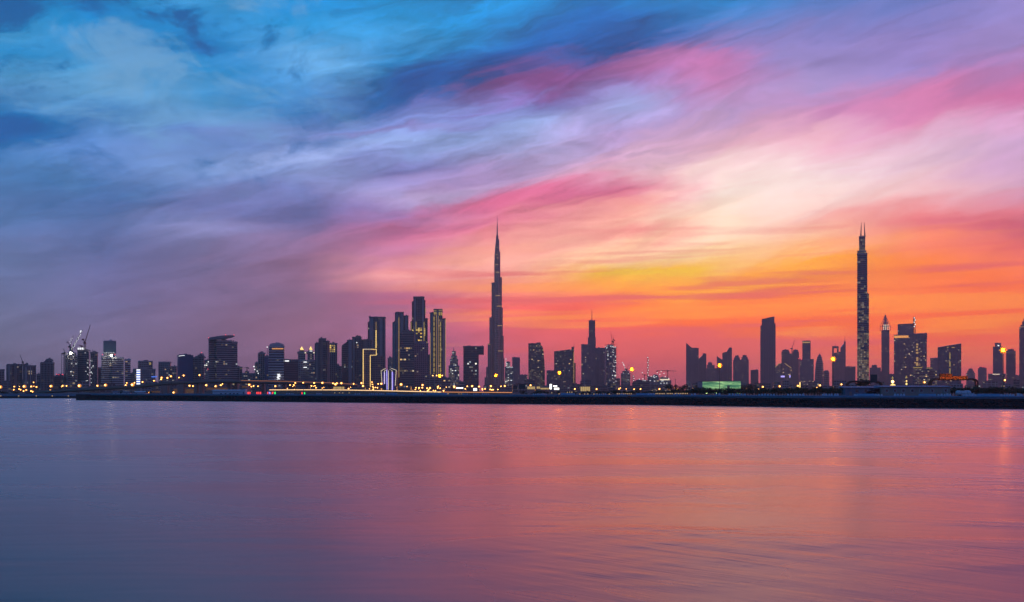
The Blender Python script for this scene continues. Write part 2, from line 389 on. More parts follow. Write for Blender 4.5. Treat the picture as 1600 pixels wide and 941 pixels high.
M['white'] = emis('white_lit_room', [W(1, .95, .82), W(.85, .95, 1), W(1, .88, .66)], .2, 2.0)
M['gold'] = emis('gold_facade_light', [W(1, .66, .13), W(1, .72, .2), W(1, .58, .08)], .35, 1.3)
M['gold_line'] = emis('gold_line_light', [W(1, .66, .2)], 1.7, 1.7)
M['gold_soft'] = emis('soft_gold_line_light', [W(1, .6, .2)], .5, .5)
M['pale_gold'] = emis('pale_gold_room', [W(.8, .6, .34), W(.72, .58, .38), W(.55, .46, .36), W(.9, .62, .3)], .08, .40)
M['pale_line'] = emis('pale_line_light', [W(1, .84, .6)], 1.1, 1.1)
M['violet_line'] = emis('violet_line_light', [W(.42, .36, 1)], 1.8, 1.8)
M['violet_glow'] = emis('violet_panel_light', [W(.16, .10, .62)], .35, .35)
M['beacon'] = emis('red_beacon_light', [W(1, .06, .10)], 2.2, 2.2)
M['flood'] = emis('white_floodlight', [W(1, .97, .82)], 45, 45, True)
M['spot'] = emis('small_white_lamp', [W(1, .95, .78), W(.88, .95, 1), W(1, .85, .6)], 1.6, 9)
M['sign_white'] = emis('white_sign_light', [W(.95, .97, 1)], 1.6, 1.6)
M['sign_blue'] = emis('blue_sign_light', [W(.10, .22, .9)], 1.0, 1.0)
M['sign_orange'] = emis('orange_sign_light', [W(1, .42, .10)], 1.0, 1.0)
M['sign_red'] = emis('red_neon_light', [W(1, .05, .05)], 1.6, 1.6)
M['sign_green'] = emis('green_neon_light', [W(.03, .9, .16)], 1.4, 1.4)
M['sodium'] = emis('sodium_lamp_light', [W(1, .30, .002)], 240, 240, True)
M['sodium_small'] = emis('sodium_street_light', [W(1, .40, .07), W(1, .50, .13), W(1, .30, .03)], 12, 24, True)
M['amber_halo'] = emis('amber_halo_glow', [W(1, .30, .03), W(1, .36, .05), W(1, .26, .03)], 1.0, 1.8)  # halo round the street lamps, added as a glow
M['sodium_halo'] = emis('sodium_halo_glow', [W(1, .27, .02)], .95, .95)  # halo round the mast lamps, added as a glow
M['stall'] = emis('dim_orange_wall_glow', [W(1, .40, .16), W(1, .5, .2), W(.9, .3, .1)], .08, .5)  # lamp light on brick walls put into glowing panes
M['spot_warm'] = emis('small_warm_lamp', [W(1, .55, .2), W(1, .7, .4)], .5, 2.2)
M['shop'] = emis('lit_shopfront', [W(1, .62, .18), W(1, .75, .3), W(1, .5, .12)], .5, 2.4)

# ------------------------------------------------------------------ buildings
ANCH = []                                     # (px0, px1, py_top, short name) for labelling things that stand before them
def rect(cx, cyy, Wd, ratio, th):
    # a block seen with its front turned th away from the line of sight; Wd is its full width across the view
    az = atan(cx / cyy); w_ = Wd * cos(az) / (cos(th) + ratio * abs(sin(th))); d_ = w_ * ratio; th = th - az
    P = []
    for a, b in ((-1, -1), (1, -1), (1, 1), (-1, 1)):
        x, y = a * w_ / 2, b * d_ / 2
        P.append((cx + x * cos(th) - y * sin(th), cyy + x * sin(th) + y * cos(th)))
    return P
def front_y(poly, px):
    """depth at which the sight line of a photo column first meets the footprint"""
    s_ = (px - 800.0) / F; best = None
    for (ax, ay), (bx, by) in zip(poly, poly[1:] + poly[:1]):
        den = (bx - ax) - s_ * (by - ay)
        if abs(den) < 1e-9: continue
        q = (s_ * ay - ax) / den
        if -1e-6 <= q <= 1 + 1e-6:
            y = ay + q * (by - ay); best = y if best is None else min(best, y)
    return best
STY = {   # floor band height share, band depth, pier every n cells, pier width, pier depth
 'slab': (.34, .9, 0, 0, 0), 'grid': (.40, .45, 1, .9, .6), 'glass': (.16, .18, 3, .25, .25),
 'fin': (.22, .25, 1, 1.0, 1.3), 'block': (.45, .4, 2, 1.6, .8), 'plain': (.12, .12, 0, 0, 0)}
def facade(bands, piers, lits, p, q, zt_p, zt_q, z0, fh, cw, sty, litf, rng):
    ex, ey = q[0] - p[0], q[1] - p[1]; L = hypot(ex, ey)
    nx, ny = ey / L, -ex / L
    if ny > -0.12 or L < 2: return
    bhf, bd, pe, pw, pd = STY[sty]
    nc = max(1, int(round(L / cw))); zmax = max(zt_p, zt_q); nf = max(1, int((zmax - z0) / fh))
    at = lambda u: (p[0] + ex * u, p[1] + ey * u)
    for i in range(nf + 1):
        z = z0 + i * fh
        u0, u1 = 0.0, 1.0
        if z + fh * bhf > min(zt_p, zt_q):
            if abs(zt_q - zt_p) < 1e-3: break
            uc = (z + fh * bhf - zt_p) / (zt_q - zt_p)
            if not 0 < uc < 1: break
            if zt_q > zt_p: u0 = uc
            else: u1 = uc
        bands.strip(at(u0), at(u1), (nx, ny), bd, z, z + fh * bhf)
    if pe:
        for c in range(0, nc + 1, pe):
            u = c / nc; h = pw / L / 2
            u0, u1 = max(0, u - h), min(1, u + h)
            piers.strip(at(u0), at(u1), (nx, ny), pd, z0, zt_p + (zt_q - zt_p) * u - .3)
    for i in range(nf):
        for c in range(nc):
            u = (c + .5) / nc; z = z0 + i * fh + fh * bhf
            if z + fh * .55 > zt_p + (zt_q - zt_p) * u: continue
            m_ = litf(u, (z - z0) / max(1, zmax - z0), i, c, rng)
            if not m_: continue
            h = .40 / nc
            a, b2 = at(u - h), at(u + h); o = .10
            lits.setdefault(m_, MB()).quad((a[0]+nx*o, a[1]+ny*o, z), (b2[0]+nx*o, b2[1]+ny*o, z),
                                           (b2[0]+nx*o, b2[1]+ny*o, z + fh*(1-bhf)*.92), (a[0]+nx*o, a[1]+ny*o, z + fh*(1-bhf)*.92))
def dens(*pairs):
    key = RNG.random()
    def f(u, v, i, c, rng):
        hsh = random.Random(int(key * 1e6) + i * 7919 + (c // 4) * 104729).random()
        r = rng.random() / (.35 if hsh < .45 else 1.0 if hsh < .8 else 2.4)
        for m_, d in pairs:
            if r < d: return m_
            r -= d
        return None
    return f
SID = [0]; FY = {}
def bld(name, short, label, Y, tiers, style='grid', rot=0.0, ratio=.8, body='dark_glass', trim='dark_concrete', fh=3.9, cw=4.2,
        lit=None, cat='building', roof=True, masts=(), beacons=(), crowns=(), strips=(), panels=(), bays=(), group=None, anchor=True, quiet=False):
    SID[0] += 1; rng = random.Random(SID[0] * 31 + 5)
    lit = lit or dens(('dim', .05), ('warm', .025), ('white', .012))
    x0 = min(t[0] for t in tiers); x1 = max(t[1] for t in tiers); yt = min(min(t[2], t[3] if len(t) > 3 and t[3] is not None else t[2]) for t in tiers)
    root = empty(name, (X((x0 + x1) / 2, Y), Y, GZ), label, cat, group)
    th = radians(rot); bands, piers, lits, plant = MB(), MB(), {}, MB(); polys = []
    for ti, t in enumerate(tiers):
        a, b_, yl = t[0], t[1], t[2]; yr = t[3] if len(t) > 3 and t[3] is not None else yl
        yb = t[4] if len(t) > 4 and t[4] is not None else None; dy = t[5] if len(t) > 5 else 0.0
        P = rect(X((a + b_) / 2, Y), Y + dy, (b_ - a) / F * Y, ratio, th)
        z0 = GZ if yb is None else Z(yb, Y)
        xs = [p[0] for p in P]; xa, xb = min(xs), max(xs)
        zl, zr = Z(yl, Y), Z(yr, Y)
        zt = [zl + (zr - zl) * (p[0] - xa) / (xb - xa) for p in P]
        polys.append((P, a, b_, min(yl, yr)))
        MB().prism(P, z0, zt).build('wall', M[body], root)
        for i in range(4):
            facade(bands, piers, lits, P[i], P[(i + 1) % 4], zt[i], zt[(i + 1) % 4], z0, fh, cw, style, lit, rng)
        # parapet ring and roof plant
        if roof and not quiet:
            for i in range(4):
                j = (i + 1) % 4; p, q = P[i], P[j]; L = hypot(q[0]-p[0], q[1]-p[1]); n_ = ((q[1]-p[1])/L, -(q[0]-p[0])/L)
                if abs(zt[i] - zt[j]) < .01: bands.strip(p, q, n_, .5, zt[i] - 1.4, zt[i] + 1.1)
            if abs(zl - zr) < .01:
                for _ in range(2):
                    s = rng.uniform(.12, .26); ux, uy = rng.uniform(.25, .75), rng.uniform(.3, .7)
                    cx_ = P[0][0] + (P[1][0]-P[0][0]) * ux + (P[3][0]-P[0][0]) * uy; cy_ = P[0][1] + (P[1][1]-P[0][1]) * ux + (P[3][1]-P[0][1]) * uy
                    plant.prism(rect(cx_, cy_, (b_-a)/F*Y*s, .9, th), zl - .2, zl + rng.uniform(1.6, 3.4))
    if bands.v: bands.build('floor_band', M[trim], root, 'stuff')
    if piers.v: piers.build('pier', M[trim], root, 'stuff')
    for m_, mb in lits.items(): mb.build('lit_window', M[m_], root, 'stuff')
    if plant.v: plant.build('roof_plant', M[trim], root, 'stuff')
    out_ = STY[style][4] + STY[style][1] + .25
    def fy(px, py):
        best = None
        for P, a, b_, yt_ in polys:
            if py < yt_ - 1.5: continue
            for k_ in (0, .4, .8, 1.3):
                y = front_y(P, px + (k_ if px < (a + b_) / 2 else -k_))
                if y is not None and a - 1.5 <= px <= b_ + 1.5: best = y if best is None else min(best, y); break
        return (best if best is not None else min(p[1] for P, *_ in polys for p in P)) - out_
    for px, ytop, ybase, r in masts:
        MB().bar((X(px, Y), Y, Z(ybase, Y)), (X(px, Y), Y, Z(ytop, Y)), r, r * .4).build('mast', M['steel'], root)
    for px, py in beacons:
        d = fy(px, py); MB().ball((X(px, d), d, Z(py, d)), max(.5, Y / 2600.), 6, 4).build('beacon', M['beacon'], root)
    for (a, b_, ya, yb, m_, nm) in crowns + tuple(panels):
        da, db = fy(a + .2, ya), fy(b_ - .2, ya); p_, q_ = (X(a, da), da + .1), (X(b_, db), db + .1); L_ = hypot(q_[0]-p_[0], q_[1]-p_[1]); dm = (da + db) / 2
        pm = MB(); pm.strip(p_, q_, ((q_[1]-p_[1])/L_, -(q_[0]-p_[0])/L_), .6, Z(yb, dm), Z(ya, dm)); pm.f.append((0, 4, 5, 1)); pm.build(nm, M[m_], root)
    for (a, b_, ya, m_) in bays:
        da, db = fy(a + .2, ya) + .35, fy(b_ - .2, ya) + .35; p_, q_ = (X(a, da), da), (X(b_, db), db); L_ = hypot(q_[0]-p_[0], q_[1]-p_[1])
        pm = MB(); pm.strip(p_, q_, ((q_[1]-p_[1])/L_, -(q_[0]-p_[0])/L_), .5, GZ, Z(ya, da)); pm.build('facade_bay', M[m_], root)
    for (xa, ya, xb, yb, m_, wpx) in strips:
        d0, d1 = fy(xa, ya) - .2, fy(xb, yb) - .2
        p = (X(xa, d0), d0, Z(ya, d0)); q = (X(xb, d1), d1, Z(yb, d1)); r = wpx / F * Y / 2
        if xa == xb:
            yy = min(p[1], q[1]) + .1; x_ = X(xa, yy); MB().box(x_ - r, x_ + r, yy - .4, yy, min(p[2], q[2]), max(p[2], q[2])).build('light_strip', M[m_], root)
        else: MB().bar(p, q, r).build('light_strip', M[m_], root)
    if anchor: ANCH.append((x0, x1, yt, short))
    FY[root.name] = fy
    return root

# ---- western group
bld('apartment_block', 'plain block cut by the frame edge', 'plain dark block cut off by the edge of the frame, beside the two-winged apartments', 1750, [(-9, 7, 578)], 'grid', 6)
bld('apartment_building', 'two-winged apartments', 'wide two-winged dark apartment building with a small crane above its stepped middle', 1800,
    [(11, 35, 570), (35, 44, 572, None, None, 6), (38, 57.5, 572, None, None, -3), (38.5, 42, 568.5, None, 573, 4)], 'fin', 5, cw=5.5,
    lit=dens(('dim', .05), ('white', .01)), bays=((13, 16, 571, 'grey_concrete'), (22, 27, 571, 'brown_stone'), (39, 42.5, 573.5, 'grey_concrete'), (46.5, 48.5, 573.5, 'grey_concrete')))
bld('low_block', 'narrow block by the two-winged apartments', 'narrow low block squeezed between the two-winged apartments and a crowned tower', 1900, [(57.5, 64.5, 585)], 'grid', -6)
bld('apartment_tower', 'tower with a drum crown', 'dark slim apartment tower with a stepped drum-shaped roof crown', 1800,
    [(64, 85, 567), (72, 81, 561.6, None, 567.5, 2), (70.5, 82.5, 563.2, None, 564.6, 2)], 'fin', -7, cw=5, lit=dens(('dim', .04)))
bld('office_block', 'low block with red roof lights', 'low dark block with a row of red warning lights along its roof', 1950,
    [(84, 106, 588), (87, 101, 586, None, 588.2, 3)], 'plain', 0, beacons=((88.5, 585), (92, 585.5), (97.5, 585.2), (99, 586)))
CON = dens(('white', .10), ('dim', .12), ('warm', .05))
def scaffold(root, Y, x0, x1, yt, yb, dx_=3.0, dy_=3.2):
    m_ = MB(); y = Y - (x1 - x0) / F * Y * .5 - 4
    n = max(2, int((x1 - x0) / dx_)); k_ = max(2, int((yb - yt) / dy_))
    for i in range(n + 1):
        x = X(x0 + (x1 - x0) * i / n, Y); m_.box(x - .3, x + .3, y - .3, y + .3, Z(yb, Y), Z(yt - RNG.uniform(0, 3), Y))
    for j in range(k_ + 1):
        z = Z(yt + (yb - yt) * j / k_, Y); m_.box(X(x0, Y), X(x1, Y), y - .15, y + .15, z - .2, z + .2)
    return m_.build('scaffold', M['steel'], root)
def spots(root, Y, pts, r=.9, m_='spot', nm='work_light'):
    for px, py in pts:
        d = FY[root.name](px, py) - r
        MB().ball((X(px, d), d, Z(py, d)), r * .8, 6, 4).build(nm, M[m_], root)
r_ = bld('unfinished_tower', 'floodlit unfinished tower', 'unfinished tower wrapped in scaffolding with a blazing floodlight at its top corner', 1900,
    [(103, 121, 556), (106, 118, 552, None, 556.5, 2)], 'block', 8, ratio=.9, lit=CON, trim='grey_concrete')
scaffold(r_, 1900, 102, 122, 553, 600); spots(r_, 1900, [(112.3, 568), (114.5, 557.5), (112.5, 580.5), (110.5, 580.8), (113.8, 587), (106.5, 560)])
MB().ball((X(111, 1882), 1880.5, Z(552, 1882)), 2.0, 8, 6).build('floodlight', M['flood'], r_)
MB().box(X(109.3, 1884), X(112.8, 1884), 1882.6, 1883.5, Z(553.5, 1884), Z(550.5, 1884)).build('lamp_frame', M['dark_steel'], r_)
r_ = bld('unfinished_tower', 'tower with a white top band', 'unfinished tower with a bright white light band round its top floor, crane above', 1950,
    [(121, 140, 547.5), (139.5, 151.5, 551, None, None, 5)], 'glass', -6, body='teal_glass', lit=dens(('dim', .05)), crowns=((121.4, 131.5, 543.5, 546.3, 'sign_white', 'light_band'),))
scaffold(r_, 1950, 139.5, 151.5, 549, 600); scaffold(r_, 1950, 122, 139, 543, 548)
rr = random.Random(3)
spots(r_, 1950, [(133, 551.5), (138.5, 549), (134, 543)] + [(rr.uniform(134, 146), rr.uniform(562, 584)) for _ in range(30)] + [(rr.uniform(134, 144), rr.uniform(584, 598)) for _ in range(7)], .75)
bld('low_block', 'block between cranes and banded apartments', 'low dark block between the unfinished towers and the banded apartments', 2050, [(143, 159, 575)], 'plain', 0)
r_ = bld('apartment_building', 'banded apartments with a glass box', 'pale banded apartment building with a dark glass box standing on its floodlit roof', 1850,
    [(158.6, 178, 557.5), (176, 195, 559.5, None, None, -5), (194, 203, 562, None, None, 3), (160.5, 179.5, 533.5, None, 553, 4), (161.5, 178.5, 553, None, 558, 4)],
    'slab', 4, body='smoke_glass', trim='pale_concrete', fh=3.6, lit=dens(('dim', .10), ('warm', .012)), beacons=((160, 554), (179.5, 554)))
MB().prism(rect(X(170, 1850), 1854, 20.4 / F * 1850, .95, radians(4)), Z(552.4, 1850), Z(533.2, 1850)).build('glass_box', M['box_glass'], r_)
spots(r_, 1850, [(161.5 + i * 2.7, 550.8 + (i % 2) * .8) for i in range(7)], .7)
MB().ball((X(175, 1832), 1829.6, Z(555.8, 1832)), 1.9, 8, 5).build('floodlight', M['flood'], r_)
MB().box(X(174, 1833), X(176, 1833), 1832, 1833, Z(558, 1833), Z(554.8, 1833)).build('lamp_frame', M['dark_steel'], r_)
bld('low_block', 'low block by the blue sign column', 'low dark block between the banded apartments and the blue striped sign column', 2000, [(203, 214, 584)], 'grid', 0, lit=dens(('dim', .1), ('warm', .05)))
bld('hotel', 'hotel with a golden roof band', 'grey hotel with a glowing golden band round its roof above a wide podium', 2100,
    [(216, 238.5, 565), (212, 246.5, 577.5, None, None, -14)], 'grid', 5, body='smoke_glass', trim='grey_concrete', lit=dens(('dim', .07), ('white', .015)),
    crowns=((216.4, 236, 566.5, 570, 'gold', 'light_band'),), panels=((237, 245.5, 588, 589.7, 'sign_blue', 'sign'),))
bld('office_block', 'grey twin-part office block', 'grey office block of two heights between the golden-topped hotel and a blue tower', 2200,
    [(248, 267.5, 566.3), (264, 275.5, 573, None, None, 6)], 'grid', -6, trim='grey_concrete', body='smoke_glass', lit=dens(('dim', .06), ('white', .03)))
bld('office_tower', 'curved blue tower', 'deep blue glass tower with a softly curved roof edge', 1850,
    [(276.8, 301.6, 556.2), (279, 298, 555, None, 556.4, 0)], 'plain', 7, ratio=.6, body='blue_glass', trim='blue_glass', lit=dens(('dim', .012)),
    strips=((279, 556.5, 289, 555.4, 'sign_white', .6),))
r_ = bld('office_tower', 'tower with a pointed gable', 'dark block-like tower with a pointed gable roof beside the curved blue tower', 1900,
    [(301, 312, 559), (311.5, 320, 557.5, None, None, -3), (308, 312, 555.5, None, 559, 4)], 'grid', -4, lit=dens(('dim', .05), ('warm', .012)), beacons=((315, 551),))
Yg = 1900; MB().prism([(X(312, Yg), Yg - 9), (X(315.2, Yg), Yg - 9), (X(315.2, Yg), Yg + 9), (X(312, Yg), Yg + 9)], Z(557.5, Yg), [Z(557, Yg), Z(552, Yg), Z(552, Yg), Z(557, Yg)]).prism(
    [(X(315.2, Yg), Yg - 9), (X(319.5, Yg), Yg - 9), (X(319.5, Yg), Yg + 9), (X(315.2, Yg), Yg + 9)], Z(557.5, Yg), [Z(552, Yg), Z(560, Yg), Z(560, Yg), Z(552, Yg)]).build('gable', M['dark_concrete'], r_)
bld('apartment_block', 'grey slab by the canopy tower', 'narrow grey slab peeping out behind the canopy-roofed tower', 2300, [(319, 327, 563)], 'grid', 0, lit=dens(('white', .08), ('dim', .1)), beacons=((325, 577),), trim='grey_concrete')
Yc = 1700
r_ = bld('apartment_tower', 'canopy-roofed tower', 'broad dark balcony-banded tower under a sweeping thin roof canopy', Yc,
    [(326, 338.5, 531.5), (338, 363, 533.2, None, None, -3), (361, 370.3, 535, None, None, 3)], 'slab', 5, ratio=.6, body='teal_glass', trim='grey_concrete', fh=3.5, cw=3.6,
    lit=lambda u, v, i, c, rng: ('white' if .52 < v < .60 and rng.random() < .28 else 'warm' if rng.random() < .014 else 'dim' if rng.random() < .05 else None),
    beacons=((326, 528), (352.5, 523.2), (365.5, 523.6)))
cz = []; c_az = atan(X(348, Yc) / Yc); ca, sa = cos(radians(5) - c_az), sin(radians(5) - c_az)
for px, yt_, yb_ in ((326.2, 528.6, 532.2), (340, 526, 531), (352, 524.6, 529.8), (362, 524.4, 527.2), (365.5, 525, 526.2)):
    s_ = (px - 348) / F * Yc * cos(c_az); q = lambda n: (X(348, Yc) + s_ * ca - n * sa, Yc + s_ * sa + n * ca)
    cz.append([q(-15) + (Z(yb_, Yc),), q(12) + (Z(yb_, Yc),), q(12) + (Z(yt_, Yc),), q(-15) + (Z(yt_, Yc),)])
MB().loft([list(q) for q in cz]).build('roof_canopy', M['dark_concrete'], r_)
bld('apartment_block', 'block in the canopy tower shadow', 'dark mid-rise block tucked against the foot of the canopy-roofed tower', 1900, [(370, 378.5, 574)], 'fin', 0)
bld('low_block', 'low block with a tower crane', 'low unfinished block carrying a small tower crane and roof lamps', 2100, [(379, 398, 584), (383, 389, 581, None, 584.5, 0)], 'block', 4, lit=dens(('white', .06), ('dim', .1)))
r_ = bld('apartment_tower', 'stepped tower with work lights', 'stepped grey tower with bright white work lights on its lower terrace', 2000,
    [(404, 414.5, 552), (399, 405, 567, None, None, 0), (406, 411.5, 550.5, None, 552.5, 0)], 'fin', -5, lit=dens(('white', .05), ('dim', .08)), trim='grey_concrete')
spots(r_, 2000, [(397, 573), (398, 577.5), (403.5, 583.5), (396.5, 572.6), (402, 580)], 1.3)
bld('office_tower', 'thin dark slab', 'thin dark slab tower beside the round-cornered banded office', 1950, [(413, 420, 557)], 'plain', 5, body='blue_glass', lit=dens(('dim', .05), ('warm', .02)))
r_ = bld('office_tower', 'round-cornered banded office', 'banded office tower with rounded top corners and an orange sign line below the roof', 1750,
    [(420, 444.6, 541.5), (422, 443, 538.8, None, 541.7, 0), (425, 440, 537.6, None, 539.2, 0)], 'slab', -4, ratio=.7, body='smoke_glass', trim='pale_concrete', fh=4.4,
    lit=dens(('dim', .06), ('white', .01)), panels=tuple((425.5 + i * 1.9, 426.9 + i * 1.9, 544.3, 545.9, 'sign_orange', 'sign_letter') for i in range(9)),
    masts=((417.5, 541, 557, .7),))
spots(r_, 1750, [(417.5, 542.5)], 1.1)
rr = random.Random(5)
for i in range(7):
    y = 584.5 + i * 1.75; x = 433 + rr.uniform(0, 1.2)
    MB().box(X(x, 1738), X(x + rr.uniform(2, 4.5), 1738), 1736, 1737, Z(y + 1.2, 1738), Z(y, 1738)).build('sign_letter', M['sign_white'], r_)
bld('office_block', 'black slab with a white roof sign', 'near-black slab block with a small white sign at its roof corner', 1800, [(441, 466, 562.8)], 'plain', 3, ratio=.6, lit=dens(('dim', .012)),
    panels=((445.5, 451.5, 563.4, 565, 'sign_white', 'sign'),))
def pyramid_tower(x0, x1, xb0, xb1, yp, label, short, Y=1950):
    r_ = bld('apartment_tower', short, label, Y, [(xb0, xb1, 563.5), (x0, x1, 552.5, None, None, 1), (x0 - 1.3, x1 + 1.3, 550.4, None, 553, 1), (x0 + 2.2, x1 - 2.2, 546.8, None, 550.8, 1)],
        'grid', 4, trim='grey_concrete', body='smoke_glass', lit=dens(('dim', .1), ('white', .015)), crowns=((x0 - 1.2, x1 + 1.2, 550.6, 552.2, 'pale_line', 'light_band'),))
    c = (x0 + x1) / 2; P = rect(X(c, Y), Y, (x1 - x0 - 4) / F * Y, 1.0, 0.2)
    MB().loft([[(x, y, Z(546.8, Y)) for x, y in P], [(X(c, Y) + (x - X(c, Y)) * .08, Y + (y - Y) * .08, Z(yp, Y)) for x, y in P]]).build('pyramid_roof', M['gold_line'], r_)
    return r_
pyramid_tower(466, 476.8, 465.5, 480, 541.8, 'grey tower topped by a small glowing pyramid, directly beside the near-black slab', 'pyramid-topped twin by the slab')
r_ = pyramid_tower(480.7, 490.3, 479, 492, 541.3, 'grey tower topped by a small glowing pyramid, with two white wall signs', 'pyramid-topped twin with wall signs')
for y in (565.3, 573.6): MB().box(X(474.5, 1938), X(479.5, 1938), 1937, 1938, Z(y + 1.2, 1938), Z(y, 1938)).build('sign', M['sign_white'], r_)
bld('apartment_tower', 'ribbed dark tower', 'tall dark tower ribbed with vertical piers and a raised square top', 1850,
    [(492.8, 500, 537), (499, 510, 529.8, None, None, -2), (508, 514.4, 533.6, None, None, 2)], 'fin', -3, cw=5, lit=dens(('dim', .05), ('white', .008)), bays=((494, 496.5, 538, 'grey_concrete'), (500.5, 503, 531, 'brown_stone'), (510.5, 513.5, 534.5, 'brown_stone')))
bld('apartment_tower', 'tower with a golden lit upper wall', 'slim greyish tower with a golden lit panel on its upper wall', 2100,
    [(514, 526.8, 537)], 'fin', 5, trim='grey_concrete', body='smoke_glass', lit=lambda u, v, i, c, rng: ('gold' if v > .80 and u < .75 and rng.random() < .85 else 'warm' if rng.random() < .02 else None))
bld('apartment_block', 'block behind the ribbed tower', 'dark purple block of middling height between the golden-panel tower and the slanted tower', 2200, [(520, 535, 573), (524, 530, 570.5, None, 573.5, 0)], 'grid', 0)
r_ = bld('office_tower', 'slant-roofed dark tower', 'dark tower with a slanting roof and a patch of white lit windows', 1950,
    [(533.8, 543, 541, 533.5), (542.8, 550.6, 532.2, None, None, -2)], 'glass', 4, lit=lambda u, v, i, c, rng: ('white' if .45 < v < .66 and .25 < u < .8 and rng.random() < .15 else 'warm' if rng.random() < .015 else None), bays=((544.5, 549.5, 533, 'grey_concrete'),))
r_ = bld('apartment_tower', 'brown cluster tower', 'broad brown tower of several roof heights with a white lamp near its top', 2000,
    [(550.4, 565, 527.5), (564, 581.3, 531.5, None, None, 4), (556, 563, 525.5, None, 528, 2)], 'grid', -5, body='smoke_glass', trim='brown_stone', lit=dens(('warm', .02), ('dim', .05)), bays=((551.5, 554, 528.5, 'grey_concrete'), (569, 573, 533, 'brown_stone')))
spots(r_, 2000, [(557.5, 535.5)], 1.2)
Yl = 1800
r_ = bld('office_building', 'gold-outlined building', 'dark building shaped like an upturned L, traced by bright golden light lines', Yl,
    [(567, 579, 545.5), (578.9, 588.3, 545.5, None, 555.5, 0)], 'grid', 0, ratio=.6, body='smoke_glass', trim='brown_stone', lit=dens(('dim', .03)),
    strips=((567.5, 546, 567.5, 604, 'gold_line', .9), (567.5, 545.8, 580, 545.8, 'pale_line', .6), (580, 545.8, 588, 546.3, 'gold_line', .65), (588, 546, 588, 555.2, 'gold_line', .7),
            (579, 555.2, 588, 555.2, 'gold_line', .65), (578.6, 555, 578.6, 605, 'gold_line', .75)))
bld('office_block', 'dark infill by the gold outline', 'dark infill block filling the notch of the gold-outlined building', 1880, [(579, 598, 557)], 'grid', 0, body='smoke_glass', trim='brown_stone', lit=dens(('dim', .05), ('warm', .01)))
bld('apartment_tower', 'flat-topped tower with one gold line', 'big flat-topped dark tower with a single golden line down its face', 2150,
    [(577, 602.7, 496.5), (574.2, 577.5, 504, None, None, 5), (576.5, 579, 495, None, 497, 0)], 'fin', -3, cw=4.5, lit=dens(('dim', .045), ('warm', .008)),
    masts=((596, 494.8, 496.5, .4), (600, 494.3, 496.5, .4)), strips=((587.6, 516, 587.6, 549, 'gold_line', 1.0), (587.6, 503, 587.6, 515, 'gold_soft', .6)), bays=((577.4, 583, 497.5, 'grey_concrete'), (593, 597.5, 497.5, 'grey_concrete'), (600, 602, 497.5, 'grey_concrete')))
bld('low_block', 'small block by the lantern building', 'small distant grey block rising between the gold-line tower and the stepped twin tower', 2800, [(605.8, 614.2, 560), (608, 611.5, 558, None, 560.3, 0)], 'grid', 0, trim='grey_concrete')
bld('apartment_tower', 'stepped tower with a thin gold line', 'dark stepped tower of three roof heights with one thin golden line', 2250,
    [(614, 619, 504), (618, 631, 488.8, None, None, -2), (630, 638, 494, None, None, 2)], 'fin', 3, cw=4.5, lit=dens(('dim', .05), ('warm', .012)),
    strips=((623.3, 496, 623.3, 590, 'gold_soft', .8),), bays=((614.4, 617.6, 505, 'grey_concrete'), (619, 622, 490, 'grey_concrete'), (625.5, 630, 490, 'grey_concrete'), (633, 637, 495, 'grey_concrete')))
bld('office_tower', 'line-lit brown slab', 'brown glass slab in front of the stepped tower with faint lit floor lines', 2000,
    [(625, 647.5, 520), (628, 644, 517.5, None, 520.5, 0)], 'slab', -2, ratio=.6, body='smoke_glass', trim='brown_stone', fh=4.4,
    lit=lambda u, v, i, c, rng: ('warm' if i in (9, 14, 19) and rng.random() < .55 else 'dim' if rng.random() < .04 else None))
bld('skyscraper', 'tallest chamfered tower', 'tallest tower of the western cluster, chamfered top and a block of golden windows', 2350,
    [(646, 663, 464.8), (643.4, 647, 472, None, None, 2), (662, 664.6, 470, None, None, 2), (641, 644, 503, None, None, 6), (664, 668, 498, None, None, 6)], 'fin', 0, ratio=.8, cw=4.6,
    lit=lambda u, v, i, c, rng: ('gold' if .60 < v < .70 and rng.random() < .5 else 'gold' if v < .62 and v > .42 and rng.random() < .30 else 'dim' if rng.random() < .03 else None),
    strips=((642.4, 503.5, 642.4, 524, 'gold', .9), (664.8, 481, 664.8, 490, 'gold', .8), (662.6, 503, 662.6, 533, 'gold', 1.1), (650, 503, 650, 517, 'gold', 1.0)), bays=((646.6, 650, 467, 'grey_concrete'), (659.5, 662.6, 467, 'grey_concrete')))
bld('office_tower', 'dark tower before the tallest', 'dark speckled glass tower standing directly before the chamfered tallest tower', 2050,
    [(646.7, 669.2, 537), (650, 666, 534.7, None, 537.3, 0)], 'grid', 4, ratio=.7, body='smoke_glass', trim='violet_stone', lit=dens(('dim', .05), ('warm', .01)))
bld('low_block', 'block by the gold-striped tower', 'narrow distant block between the dark speckled tower and the gold-striped tower', 2500, [(668, 673, 555)], 'grid', 0)
